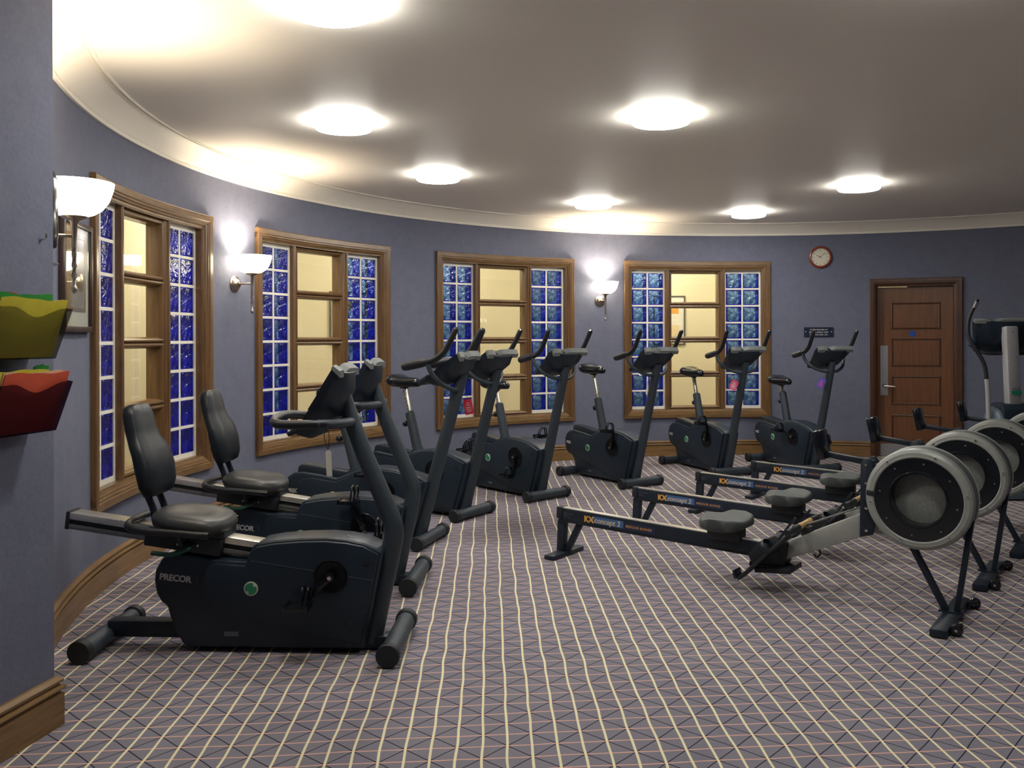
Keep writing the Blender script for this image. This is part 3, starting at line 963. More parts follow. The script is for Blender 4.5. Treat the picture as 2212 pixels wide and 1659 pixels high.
    # console
    console(root, (0.985, 1.135), (1.245, 1.300), 0.40, 0.24, 0.12)
    MB().box((0.965, 0, 1.12), (0.10, 0.20, 0.035), (0, -0.55, 0)).build('reading_rack', 'shell', root, bevel=0.006)
    # handlebar
    hb = MB()
    for s in (-1, 1):
        hb.tube([(1.180, s * 0.02, 1.055), (1.165, s * 0.09, 1.06), (1.125, s * 0.175, 1.10), (1.075, s * 0.225, 1.17), (1.05, s * 0.235, 1.235)], 0.0155, 12, smooth=5)
    hbo = hb.build('handlebar', 'post', root)
    for s in (-1, 1):
        MB().tube([(0.862, s * 0.222, 1.210), (0.872, s * 0.222, 1.212), (0.90, s * 0.224, 1.216), (1.00, s * 0.232, 1.236), (1.045, s * 0.236, 1.246)], [0.014, 0.026, 0.030, 0.030, 0.024], 14, smooth=3).build('arm_rest', 'foam', hbo)
        MB().tube([(1.04, s * 0.236, 1.244), (1.10, s * 0.238, 1.260), (1.165, s * 0.244, 1.305), (1.210, s * 0.247, 1.375), (1.252, s * 0.250, 1.452), (1.257, s * 0.250, 1.462)],
                  [0.021, 0.021, 0.020, 0.0195, 0.0195, 0.012], 14, smooth=4).build('grip', 'foam', hbo)
        MB().tube([(1.254, s * 0.250, 1.457), (1.259, s * 0.250, 1.468)], [0.0165, 0.009], 12).build('grip_tip', 'chrome', hbo)
    return root

UPR = [  # front foot centre px-derived position (x,y), heading, seat drop, crank angle, label
    ((-0.560, 6.02), -17, -0.06, 2.5, 'upright exercise bike right behind the second recumbent, red tag under its console'),
    ((-0.310, 6.90), -34, -0.02, 0.55, 'upright exercise bike, second from the recumbents, seat raised on silver post'),
    ((0.300, 7.655), -49, -0.09, 0.15, 'upright exercise bike in front of the third window, third from the recumbents'),
    ((1.205, 8.29), -57, 0.02, 3.35, 'upright exercise bike left of the fourth window, pedal strap raised'),
    ((2.215, 8.93), -69, -0.04, 3.30, 'upright exercise bike in front of the fourth window, pink tag on its post'),
    ((3.150, 9.10), -74, -0.14, 1.9, 'upright exercise bike nearest the door with a violet tag and low seat')]
u0 = upright()
UB = []
for i, (p, hd, dz, ca, lab) in enumerate(UPR):
    o = u0 if i == 0 else copy_tree(u0)
    UB.append(o)
for o, (p, hd, dz, ca, lab) in zip(UB, UPR):
    h = R_(hd)
    o.rotation_euler = (0, 0, h)
    o.location = (p[0] - 0.97 * cos(h), p[1] - 0.97 * sin(h), 0)
    tag(o, lab, 'exercise bike', 'upright exercise bikes along the wall')
    set_crank(o, ca)
    for c in kids(o):
        if c.name.startswith(('saddle', 'seat_post')):
            c.location = (-0.27 * dz, 0, dz)

# ------------------------------------------------------------------ recumbent bike
def loft_back(root):
    """backrest: broad lumbar pad below, narrower headrest above, leaning back"""
    b, t = Vector((0.238, 0, 0.690)), Vector((0.135, 0, 1.105))
    ax = (t - b); L = ax.length; ax.normalize()
    nf = Vector((ax.z, 0, -ax.x))
    rings = []
    prof = [(0.0, 0.075, 0.018, 0.0), (0.02, 0.118, 0.036, 0.0), (0.12, 0.150, 0.044, 0.006), (0.30, 0.160, 0.046, 0.012), (0.46, 0.150, 0.044, 0.010), (0.55, 0.140, 0.042, 0.002), (0.61, 0.124, 0.040, -0.006), (0.72, 0.116, 0.040, -0.010),
            (0.88, 0.110, 0.040, -0.008), (0.965, 0.094, 0.034, -0.008), (0.997, 0.060, 0.018, -0.008)]
    for k, w_, th, of in prof:
        c = b + ax * (L * k) + nf * of
        ring = []
        for j in range(28):
            a = 2 * pi * j / 28
            y = math.copysign(abs(cos(a)) ** 0.62, cos(a)) * w_
            q = math.copysign(abs(sin(a)) ** 0.75, sin(a)) * th
            if q > 0 and abs(y) < w_ * 0.30: q -= 0.010 * (1 - abs(y) / (w_ * 0.30))   # spine groove
            ring.append(c + Vector((0, y, 0)) + nf * q)
        rings.append(ring)
    bk = MB().rings(rings).build('backrest', 'vinyl', root, ang=70)
    for s in (-1, 1):
        p0, p1 = b + ax * 0.10 - nf * 0.045, Vector((0.245, 0, 0.60))
        MB().tube([(p0.x, s * 0.055, p0.z), (0.232, s * 0.055, 0.64), (0.245, s * 0.055, 0.585), (0.285, s * 0.055, 0.545), (0.34, s * 0.055, 0.535)], 0.017, 10, smooth=4, flat=0.7).build('back_support', 'black', bk)
    return bk
def recumbent():
    root = empty('recumbent_bike')
    foot_bar('rear_foot', 0.0, 0.268, root, 0.043)
    foot_bar('front_foot', 1.335, 0.262, root, 0.043)
    MB().box((0.22, 0, 0.082), (0.42, 0.075, 0.075)).build('rear_beam', 'black', root, bevel=0.008)
    MB().box((0.88, 0, 0.034), (0.90, 0.08, 0.055)).build('base_beam', 'black', root, bevel=0.006)
    shell = [(0.40, 0.022), (1.200, 0.022), (1.285, 0.455), (1.20, 0.492), (1.12, 0.508), (1.03, 0.515), (0.92, 0.512), (0.80, 0.502), (0.715, 0.487), (0.690, 0.462), (0.676, 0.405), (0.50, 0.415), (0.42, 0.432),
             (0.335, 0.445), (0.285, 0.415), (0.258, 0.365), (0.252, 0.318), (0.262, 0.262), (0.285, 0.220), (0.310, 0.205), (0.325, 0.155), (0.352, 0.085), (0.38, 0.040)]
    hs = MB().prism(shell, -0.092, 0.092).build('housing', 'shell', root, bevel=0.016, seg=3)
    pan = [(0.505, 0.195), (0.478, 0.25), (0.485, 0.36), (0.505, 0.392), (0.54, 0.402), (0.672, 0.392), (0.692, 0.452), (0.72, 0.475), (0.80, 0.490), (0.92, 0.500), (1.03, 0.503), (1.12, 0.496), (1.20, 0.481), (1.268, 0.447),
           (1.188, 0.050), (1.10, 0.060), (0.82, 0.125), (0.56, 0.172)]
    for s in (-1, 1):
        MB().prism(pan, s * 0.088, s * 0.110).build('side_panel', 'panel', hs, bevel=0.008, seg=2)
        MB().bar((0.70, s * 0.1105, 0.415), (0.985, s * 0.1105, 0.372), 0.0012, 0.002).build('panel_seam', 'printdim', hs)
        MB().bar((1.13, s * 0.1105, 0.35), (1.245, s * 0.1105, 0.332), 0.0012, 0.002).build('panel_seam', 'printdim', hs)
        MB().lathe([(0.070, 0), (0.075, s * 0.003), (0.071, s * 0.006), (0.066, s * 0.002), (0.065, -s * 0.001), (0.002, -s * 0.001)] if s > 0 else
                   [(0.002, 0.001), (0.065, 0.001), (0.066, -0.002), (0.071, -0.006), (0.075, -0.003), (0.070, 0)], (1.058, s * 0.1105, 0.350), 'Y', 32).build('crank_recess', 'recess', hs)
        emblem(hs, 0.700, 0.292, s * 0.110, s, 0.032)
        for hx, hz in ((1.215, 0.415), (1.14, 0.135)):
            MB().lathe([(0.016, 0), (0.016, s * 0.002), (0.011, s * 0.003), (0.001, s * 0.003)], (hx, s * 0.1095, hz), 'Y', 14).build('access_hole', 'rubber', hs)
        MB().box((0.605, s * 0.0935, 0.085), (0.065, 0.004, 0.020)).build('socket_plate', 'printdim', hs)
        side_text(TX, hs, 0.278 if s < 0 else 0.43, 0.325, s * 0.0935, s, -0.10 * s * -1 if s < 0 else 0)
        place_text(TXS, hs, (0.455 if s < 0 else 0.262, s * 0.0935, 0.318), (0, 0, 1), (s, 0, 0))
    for bx in (0.74, 0.90, 1.12):
        MB().lathe([(0.005, 0), (0.005, 0.003), (0.001, 0.004)], (bx, -0.04, 0.512 if bx > 0.8 else 0.496), 'Z', 8).build('cover_screw', 'chrome', hs)
    crank_set(root, 1.058, 0.350, -0.126, 0.165, -1)
    crank_set(root, 1.058, 0.350, 0.126, 0.165, 1)
    # seat rail
    a, b = Vector((-0.165, 0, 0.575)), Vector((0.74, 0, 0.443))
    up = Vector((0.144, 0, 0.99))
    rl = MB().bar(a + up * 0.022, b + up * 0.022, 0.092, 0.030).build('seat_rail', 'alu', root, bevel=0.003)
    MB().bar(a - up * 0.004, b - up * 0.004, 0.070, 0.022).build('rail_groove', 'rubber', rl)
    MB().bar(a - up * 0.026, b - up * 0.026, 0.092, 0.022).build('rail_lower_lip', 'alud', rl, bevel=0.003)
    ec = MB().bar(a + Vector((-0.012, 0, 0.002)), a + Vector((0.006, 0, 0.0)), 0.098, 0.082).build('rail_end_cap', 'rubber', rl, bevel=0.004)
    # carriage, handles, lever
    ca = MB()
    ca.bar(Vector((0.205, 0, 0.512)), Vector((0.555, 0, 0.462)), 0.17, 0.078)
    ca.box((0.42, 0, 0.525), (0.30, 0.16, 0.05))
    cr = ca.build('carriage', 'rubber', root, bevel=0.008)
    for bx, bz in ((0.36, 0.48), (0.40, 0.485), (0.45, 0.475)):
        MB().lathe([(0.001, -0.004), (0.006, -0.003), (0.006, 0)], (bx, -0.086, bz), 'Y', 10).build('carriage_bolt', 'chrome', cr)
    hl = MB().tube([(0.525, -0.185, 0.540), (0.40, -0.190, 0.552), (0.25, -0.190, 0.562), (0.175, -0.165, 0.575), (0.150, -0.10, 0.582), (0.145, 0, 0.584), (0.150, 0.10, 0.582), (0.175, 0.165, 0.575), (0.25, 0.190, 0.562), (0.40, 0.190, 0.552), (0.525, 0.185, 0.540)], 0.017, 12, smooth=4).build('side_handle', 'foam', root)
    for s in (-1, 1):
        MB().tube([(0.510, s * 0.186, 0.542), (0.537, s * 0.184, 0.538)], 0.0185, 12).build('handle_tip', 'gloss', hl)
        MB().tube([(0.40, s * 0.05, 0.49), (0.405, s * 0.15, 0.492), (0.405, s * 0.188, 0.550)], 0.012, 8, smooth=3).build('handle_stay', 'black', hl)
    MB().tube([(0.43, -0.085, 0.482), (0.425, -0.125, 0.472), (0.38, -0.150, 0.455), (0.345, -0.152, 0.450), (0.27, -0.150, 0.456)], 0.0105, 10, smooth=4).build('release_lever', 'green', root)
    # seat pad: dished
    rings = []
    sc = Vector((0.405, 0, 0.572))
    for k, (rr_, z) in enumerate(((0.60, -0.045), (0.86, -0.040), (0.97, -0.015), (1.0, 0.008), (0.96, 0.030), (0.86, 0.043), (0.66, 0.046), (0.45, 0.040), (0.22, 0.034), (0.03, 0.033))):
        ring = []
        for j in range(32):
            a_ = 2 * pi * j / 32
            x = math.copysign(abs(cos(a_)) ** 0.72, cos(a_)) * 0.176 * rr_
            y = math.copysign(abs(sin(a_)) ** 0.72, sin(a_)) * 0.185 * rr_ * (1.0 if x > 0 else 1.0 - 0.12 * (x / 0.19) ** 2)
            zz = z
            if x > 0 and z > 0: zz -= 0.014 * (x / 0.19) ** 2
            ring.append(sc + Vector((x, y, zz - 0.10 * x)))
        rings.append(ring)
    MB().rings(rings).build('seat', 'vinylgrey', root, ang=70)
    loft_back(root)
    # bent post
    MB().tube([(1.215, 0, 0.03), (1.262, 0, 0.25), (1.305, 0, 0.44), (1.318, 0, 0.52), (1.302, 0, 0.60), (1.200, 0, 0.84), (1.130, 0, 1.02), (1.085, 0, 1.16)], [0.048, 0.047, 0.046, 0.045, 0.043, 0.040, 0.038, 0.034], 18, smooth=5, flat=0.9).build('post', 'post', root)
    console(root, (0.905, 0.985), (1.085, 1.270), 0.38, 0.26, 0.115)
    MB().box((0.885, 0, 0.985), (0.05, 0.22, 0.02), (0, -0.5, 0)).build('reading_ledge', 'shell', root, bevel=0.004)
    hb = MB().tube([(1.125, -0.03, 1.025), (1.125, -0.12, 1.028), (1.09, -0.20, 1.03), (1.02, -0.232, 1.032), (0.90, -0.232, 1.03), (0.84, -0.205, 1.034), (0.815, -0.12, 1.045), (0.812, 0, 1.05),
                    (0.815, 0.12, 1.045), (0.84, 0.205, 1.034), (0.90, 0.232, 1.03), (1.02, 0.232, 1.032), (1.09, 0.20, 1.03), (1.125, 0.12, 1.028), (1.125, 0.03, 1.025)], 0.020, 12, smooth=4).build('handlebar', 'foam', root)
    for s in (-1, 1):
        MB().tube([(1.130, s * 0.03, 1.025), (1.125, s * 0.12, 1.028), (1.09, s * 0.20, 1.03), (1.03, s * 0.23, 1.032)], 0.0215, 12, smooth=4).build('handlebar_sleeve', 'post', hb)
    return root
r0 = recumbent()
REC = [((-0.520, 4.00), -2.5, 0.85, 'black recumbent exercise bike nearest the camera, white card hanging from its handlebar'),
       ((-0.548, 5.03), -4.0, 2.75, 'black recumbent exercise bike behind the nearest one, pedal strap standing up')]
RB = [r0, copy_tree(r0)]
for o, (p, hd, ca, lab) in zip(RB, REC):
    h = R_(hd)
    o.rotation_euler = (0, 0, h)
    o.location = (p[0] - 1.335 * cos(h), p[1] - 1.335 * sin(h), 0)
    tag(o, lab, 'exercise bike', 'recumbent exercise bikes')
    set_crank(o, ca)

# ------------------------------------------------------------------ rowing machine
T_C2 = text_mesh('concept 2', 0.046, 'printpale', shear=0.15, bold=0.0012)
T_IR = text_mesh('INDOOR ROWER', 0.021, 'printorange', shear=0.25, spacing=1.1)
T_K = text_mesh('KX', 0.050, 'printorange', bold=0.0025)
T_SM = text_mesh('patents pending\nmodel no.\nmade in usa', 0.011, 'printdim')
def rower():
    """local x forward (rear leg at 0, flywheel at 2.2), y left"""
    root = empty('rowing_machine')
    # rail
    a, b = Vector((-0.03, 0, 0.262)), Vector((1.46, 0, 0.212))
    rl = MB().bar(a, b, 0.048, 0.086).build('rail', 'black', root, bevel=0.004)
    d = (b - a).normalized(); u = Vector((-d.z, 0, d.x))
    MB().bar(a + u * 0.044 + d * 0.02, b + u * 0.044, 0.044, 0.006).build('rail_top_strip', 'alu', rl)
    MB().bar(a - u * 0.040, b - u * 0.040, 0.058, 0.006).build('rail_lower_lip', 'rubber', rl)
    MB().bar(a - d * 0.012 + u * 0.012, a + d * 0.03 + u * 0.012, 0.060, 0.074).build('rail_end_cap', 'rubber', rl, bevel=0.004)
    for s in (-1, 1):
        y = s * 0.0245
        y2 = s * 0.0252
        def pos(x, z): return a + d * x + u * z + Vector((0, y2, 0))
        bb = MB()
        def plate(x0, x1, z0, z1, mat, nm, yy):
            P = [a + d * x0 + u * z0, a + d * x1 + u * z0, a + d * x1 + u * z1, a + d * x0 + u * z1]
            m = MB(); m.add([p + Vector((0, y, 0)) for p in P] + [p + Vector((0, yy, 0)) for p in P], [(0, 1, 2, 3), (7, 6, 5, 4), (0, 4, 5, 1), (1, 5, 6, 2), (2, 6, 7, 3), (3, 7, 4, 0)])
            return m.build(nm, mat, rl)
        plate(0.255, 0.475, -0.018, 0.026, 'printblue', 'decal_box', s * 0.0249)
        plate(0.475, 0.69, -0.022, 0.020, 'printdarkblue', 'decal_tail', s * 0.0249)
        X = (d if s < 0 else -d)
        def tx(me, x0, x1, z):
            place_text(me, rl, a + d * (x0 if s < 0 else x1) + u * z + Vector((0, s * 0.0256, 0)), X, u)
        tx(T_K, 0.195, 0.27, -0.016)
        tx(T_C2, 0.268, 0.475, -0.012)
        tx(T_IR, 0.49, 0.68, -0.008)
        tx(T_SM, 0.04, 0.12, 0.012)
    # rear leg: upright, brace, foot
    MB().bar((-0.02, 0, 0.01), (-0.01, 0, 0.225), 0.045, 0.055, up=(1, 0, 0)).build('rear_leg', 'black', root, bevel=0.003)
    MB().bar((0.02, 0, 0.025), (0.125, 0, 0.225), 0.040, 0.030, up=(0, 1, 0)).build('rear_brace', 'black', root, bevel=0.003)
    MB().box((0.0, 0, 0.015), (0.075, 0.36, 0.026)).build('rear_foot', 'black', root, bevel=0.004)
    # seat
    rings = []
    sx = 1.10; sz = 0.345
    for k in range(11):
        y = -0.175 + 0.35 * k / 10
        u_ = abs(y) / 0.175
        hl = 0.128 * math.sqrt(max(0.25, 1 - u_ ** 6))
        ring = []
        for j in range(20):
            t = 2 * pi * j / 20
            xx = math.copysign(abs(cos(t)) ** 0.6, cos(t)) * hl
            top = sin(t) > 0
            zz = (0.012 + 0.020 * (1 - u_ * 0.2) - 0.018 * cos(u_ * pi) * 0.6 * (1 if xx > -0.06 else -0.8)) if top else -0.028
            zz = zz * min(1.0, abs(sin(t)) ** 0.5 + 0.15)
            ring.append((sx + xx + (0.03 * (u_ - 0.5) if xx < 0 else 0), y, sz + zz))
        rings.append(ring)
    st = MB().rings(rings).build('seat', 'seatgrey', root, ang=60)
    MB().box((sx, 0, 0.285), (0.20, 0.10, 0.085)).build('seat_carriage', 'rubber', st, bevel=0.01)
    # foot stretcher
    fs = MB()
    fs.prism([(1.25, 0.185), (1.29, 0.105), (1.42, 0.110), (1.455, 0.165), (1.475, 0.285), (1.40, 0.315), (1.30, 0.26)], -0.060, 0.060)
    fs.bar((1.30, 0, 0.12), (1.50, 0, 0.14), 0.20, 0.03)
    fso = fs.build('stretcher_bracket', 'rubber', root, bevel=0.006)
    for s in (-1, 1):
        fb = MB()
        p0, p1 = Vector((1.235, s * 0.125, 0.075)), Vector((1.50, s * 0.125, 0.335))
        fb.bar(p0, p1, 0.105, 0.018)
        fb.bar(p0 + Vector((-0.01, 0, 0.0)), p0 + Vector((-0.03, 0, 0.03)), 0.095, 0.014)
        fo = fb.build('footboard', 'rubber', root, bevel=0.005)
        dd = (p1 - p0).normalized(); nn = Vector((-dd.z, 0, dd.x))
        m = p0 + dd * 0.24
        MB().tube([m + Vector((0, -0.055, 0)), m + nn * 0.05 + Vector((0, -0.05, 0)), m + nn * 0.072, m + nn * 0.05 + Vector((0, 0.05, 0)), m + Vector((0, 0.055, 0))], 0.014, 8, smooth=4, flat=0.25).build('foot_strap', 'black', fo)
        MB().bar(p0 + nn * 0.012 - dd * 0.012, p0 + nn * 0.050 + dd * 0.012, 0.095, 0.012).build('heel_cup', 'black', fo, bevel=0.004)
        MB().bar(p1 - dd * 0.05 + nn * 0.02, p1 + dd * 0.10 + nn * 0.05, 0.022, 0.010).build('strap_end', 'black', fo)
    # boom
    bm_ = MB().prism([(1.405, 0.165), (1.425, 0.268), (1.925, 0.520), (1.99, 0.51), (1.99, 0.43), (1.925, 0.395)], -0.042, 0.042).build('boom', 'greybeam', root, bevel=0.004)
    MB().prism([(1.405, 0.165), (1.425, 0.268), (1.462, 0.288), (1.447, 0.186)], -0.044, 0.044).build('boom_end', 'rubber', bm_)
    for bx, bz in ((1.432, 0.198), (1.442, 0.238), (1.447, 0.268)):
        MB().lathe([(0.001, -0.005), (0.008, -0.004), (0.008, 0)], (bx, -0.044, bz), 'Y', 10).build('boom_bolt', 'chrome', bm_)
    MB().tube([(1.62, 0, 0.27), (1.63, 0, 0.235), (1.61, 0, 0.215), (1.595, 0, 0.23)], 0.005, 6, smooth=3).build('storage_hook', 'rubber', bm_)
    # handle across the boom, chain
    hd = MB().tube([(1.545, -0.055, 0.385), (1.545, 0.055, 0.385)], 0.016, 12).build('handle', 'woodhandle', root)
    for s in (-1, 1):
        MB().tube([(1.545, s * 0.10, 0.385), (1.535, s * 0.25, 0.378)], [0.018, 0.017], 12).build('handle_grip', 'rubber', hd)
        MB().tube([(1.545, s * 0.05, 0.385), (1.545, s * 0.10, 0.385)], 0.0175, 12).build('handle_wood', 'woodhandle', hd)
    MB().box((1.56, 0, 0.352), (0.05, 0.07, 0.05)).build('handle_rest', 'rubber', bm_, bevel=0.006)
    MB().tube([(1.56, 0, 0.385), (1.95, 0, 0.56)], 0.005, 6).build('chain', 'alud', hd)
    # front frame plates, monitor arm
    for s in (-1, 1):
        pl = MB()
        pl.prism([(1.850, 0.365), (1.915, 0.385), (1.925, 0.44), (1.918, 0.75), (1.902, 0.774), (1.876, 0.774), (1.856, 0.75)], s * 0.050, s * 0.064)
        po = pl.build('frame_plate', 'black', root, bevel=0.003)
        for bz in (0.405, 0.52, 0.65, 0.745):
            MB().lathe([(0.001, s * 0.006), (0.008, s * 0.005), (0.008, 0)], (1.884, s * 0.064, bz), 'Y', 10).build('plate_bolt', 'chrome', po)
    ar = MB().bar((1.91, 0, 0.745), (1.66, 0, 0.775), 0.034, 0.030).build('monitor_arm', 'black', root, bevel=0.004)
    mo = MB()
    mo.box((1.640, 0, 0.825), (0.045, 0.135, 0.155), (0, -0.20, 0))
    mo.build('monitor', 'gloss', root, bevel=0.008)
    MB().box((1.616, 0, 0.83), (0.004, 0.11, 0.09), (0, -0.20, 0)).build('monitor_screen', 'greyrim', root)
    MB().lathe([(0.001, -0.022), (0.010, -0.021), (0.010, 0)], (1.665, 0, 0.775), 'Y', 10).build('arm_bolt', 'chrome', root)
    # flywheel housing (axis along y)
    cx, cz = 2.135, 0.592
    fw = MB().lathe([(0.215, -0.100), (0.236, -0.098), (0.247, -0.088), (0.252, -0.070), (0.252, -0.062)], (cx, 0, cz), 'Y', 56)
    fwm = MB()
    prof = [(0.205, -0.092), (0.208, -0.096), (0.213, -0.099), (0.218, -0.097), (0.232, -0.097), (0.246, -0.088), (0.253, -0.068), (0.253, -0.058)]
    # ring (open centre): closed profile swept
    def ringlathe(prof, n=56):
        rings = []
        for j in range(n):
            t = 2 * pi * j / n
            rings.append([(cx + r * sin(t), y, cz + r * cos(t)) for r, y in prof])
        return MB().rings(rings, False, True)
    hs = ringlathe(prof + [(0.205, -0.058), (0.205, -0.080)]).build('flywheel_cover', 'housinggrey', root, ang=30)
    ringlathe([(0.250, -0.060), (0.250, 0.055), (0.244, 0.062), (0.20, 0.062), (0.20, -0.060)]).build('cover_band', 'housingside', hs, ang=30)
    ringlathe([(0.250, 0.055), (0.255, 0.060), (0.252, 0.068), (0.22, 0.070), (0.05, 0.070), (0.05, 0.055)]).build('back_cover', 'housinggrey', hs, ang=30)
    ringlathe([(0.128, -0.094), (0.132, -0.099), (0.137, -0.099), (0.142, -0.094), (0.207, -0.094), (0.207, -0.080), (0.134, -0.080), (0.134, -0.004), (0.128, -0.004)]).build('front_disc', 'gloss', hs, ang=30)
    MB().lathe([(0.002, -0.022), (0.06, -0.020), (0.128, -0.008), (0.128, -0.004), (0.002, -0.004)], (cx, 0, cz), 'Y', 40).build('perforated_cage', 'mesh', hs)
    MB().lathe([(0.002, 0.066), (0.06, 0.066), (0.06, 0.09), (0.002, 0.095)], (cx, 0, cz), 'Y', 24).build('axle_boss', 'black', hs)
    for k in range(6):
        t = 2 * pi * (k + 0.35) / 6
        MB().lathe([(0.001, -0.103), (0.006, -0.102), (0.006, -0.096)], (cx + 0.225 * sin(t), 0, cz + 0.225 * cos(t)), 'Y', 8).build('cover_screw', 'chrome', hs)
    for k in range(8):
        t = 2 * pi * (k + 0.2) / 8
        MB().lathe([(0.001, -0.098), (0.005, -0.097), (0.005, -0.093)], (cx + 0.180 * sin(t), 0, cz + 0.180 * cos(t)), 'Y', 8).build('disc_screw', 'alud', hs)
    MB().box((1.915, -0.088, 0.605), (0.045, 0.030, 0.026), (0, 0.08, 0)).build('damper_lever', 'rubber', hs, bevel=0.004)
    MB().prism([(1.90, 0.45), (2.00, 0.43), (2.00, 0.76), (1.90, 0.74)], -0.045, 0.045).build('frame_neck', 'black', root)
    # front legs and foot with transport wheels
    MB().bar((2.06, 0.0, 0.40), (2.245, 0.0, 0.045), 0.038, 0.030).build('front_leg', 'black', root, bevel=0.003)
    MB().bar((2.36, 0.0, 0.50), (2.295, 0.0, 0.045), 0.038, 0.026).build('front_leg', 'black', root, bevel=0.003)
    MB().box((2.27, 0, 0.043), (0.11, 0.060, 0.008)).build('foot_plate', 'black', root)
    ft = MB().box((2.27, -0.02, 0.022), (0.075, 0.64, 0.036)).build('front_foot', 'black', root, bevel=0.004)
    for s in (-1, 1):
        MB().lathe([(0.004, -0.014), (0.024, -0.014), (0.029, -0.008), (0.029, 0.008), (0.024, 0.014), (0.004, 0.014)], (2.335, s * 0.255, 0.030), 'Y', 20).build('transport_wheel', 'gloss', ft)
        MB().tube([(2.335, s * 0.275, 0.030), (2.335, s * 0.22, 0.030)], 0.007, 10).build('wheel_axle', 'chrome', ft)
        MB().bar((2.30, s * 0.22, 0.03), (2.355, s * 0.22, 0.045), 0.010, 0.022).build('wheel_bracket', 'rubber', ft)
    return root
w0 = rower()
HD = R_(-36.0)
ROW = [(0.335, 5.71, 'nearest rowing machine with grey round flywheel cover fully in view'),
       (0.925, 6.46, 'second rowing machine from the camera, its flywheel half behind the nearest one'),
       (1.535, 7.18, 'third rowing machine from the camera, flywheel cut by the right frame edge'),
       (2.150, 7.79, 'farthest rowing machine, its rail end in front of the last upright bike')]
RW = [w0] + [copy_tree(w0) for _ in range(3)]
for o, (x, y, lab) in zip(RW, ROW):
    o.location = (x, y, 0)
    o.rotation_euler = (0, 0, HD)
    tag(o, lab, 'rowing machine', 'rowing machines side by side')

# ------------------------------------------------------------------ elliptical trainer
def elliptical():
    root = empty('elliptical_trainer')
    MB().box((0.60, 0, 0.04), (0.10, 0.62, 0.06)).build('front_foot', 'bluegrey', root, bevel=0.01)
    MB().box((-0.95, 0, 0.04), (0.10, 0.62, 0.06)).build('rear_foot', 'bluegrey', root, bevel=0.01)
    sh = [(-0.05, 0.03), (0.62, 0.03), (0.66, 0.25), (0.52, 0.52), (0.36, 0.74), (0.22, 0.78), (0.12, 0.70), (0.02, 0.30)]
    so = MB().prism(sh, -0.17, 0.17).build('shroud', 'bluegrey', root, bevel=0.03, seg=3)
    MB().prism([(0.15, 0.70), (0.42, 0.66), (0.40, 0.76), (0.36, 0.805), (0.20, 0.81), (0.14, 0.77)], -0.13, 0.13).build('shroud_collar', 'shell', so, bevel=0.012)
    col = MB().bar((0.31, 0, 0.74), (0.25, 0, 1.49), 0.108, 0.10, up=(1, 0, 0)).build('column', 'silverplastic', root, bevel=0.012)
    MB().box((0.372, 0, 0.905), (0.004, 0.09, 0.036), (0, -0.08, 0)).build('green_label', 'logogreen', col)
    place_text(text_mesh('PRECOR', 0.020, 'printdarkblue'), col, (0.372, -0.042, 0.93), (0, 1, 0), (0, 0, 1))
    MB().lathe([(0.006, 0), (0.006, 0.004), (0.001, 0.005)], (0.30, 0, 1.44), 'X', 8).build('column_screw', 'rubber', col)
    console(root, (0.06, 1.27), (0.16, 1.55), 0.56, 0.46, 0.11)
    fh = MB()
    fh.tube([(0.22, -0.06, 1.25), (0.20, -0.16, 1.25), (0.16, -0.22, 1.27), (0.10, -0.28, 1.33)], 0.017, 10, smooth=4)
    fh.tube([(0.22, 0.06, 1.25), (0.20, 0.16, 1.25), (0.16, 0.22, 1.27), (0.10, 0.28, 1.33)], 0.017, 10, smooth=4)
    fh.tube([(0.22, -0.07, 1.25), (0.22, 0.07, 1.25)], 0.017, 10)
    fh.build('fixed_handle', 'foam', root)
    for s in (-1, 1):
        am = MB().tube([(0.30, s * 0.205, 0.55), (0.28, s * 0.205, 0.90), (0.27, s * 0.21, 1.02)], 0.021, 10, smooth=3).build('arm_lower', 'silverplastic', root)
        MB().tube([(0.27, s * 0.21, 1.00), (0.25, s * 0.225, 1.16), (0.20, s * 0.30, 1.33), (0.17, s * 0.325, 1.42), (0.15, s * 0.31, 1.56), (0.16, s * 0.255, 1.70), (0.165, s * 0.240, 1.74)], 0.018, 10, smooth=4).build('moving_handle', 'foam', root)
        MB().tube([(0.170, s * 0.272, 1.66), (0.178, s * 0.25, 1.715)], 0.0185, 10).build('pulse_sensor', 'chrome', root)
        MB().bar((-0.95, s * 0.14, 0.30), (0.30, s * 0.205, 0.55), 0.05, 0.04).build('pedal_arm', 'silverplastic', root, bevel=0.006)
        MB().box((-0.25, s * 0.19, 0.47), (0.36, 0.14, 0.04), (0, -0.18, 0)).build('foot_plate', 'rubber', root, bevel=0.01)
    MB().box((-0.95, 0, 0.17), (0.08, 0.40, 0.24)).build('rear_support', 'bluegrey', root, bevel=0.01)
    MB().box((-0.20, 0, 0.06), (1.5, 0.10, 0.06)).build('base_beam', 'bluegrey', root, bevel=0.006)
    return root
el = elliptical()
el.location = (4.47, 8.18, 0)
el.rotation_euler = (0, 0, R_(-92))
tag(el, 'elliptical trainer with pale grey column, partly cut off at the right edge', 'exercise machine')
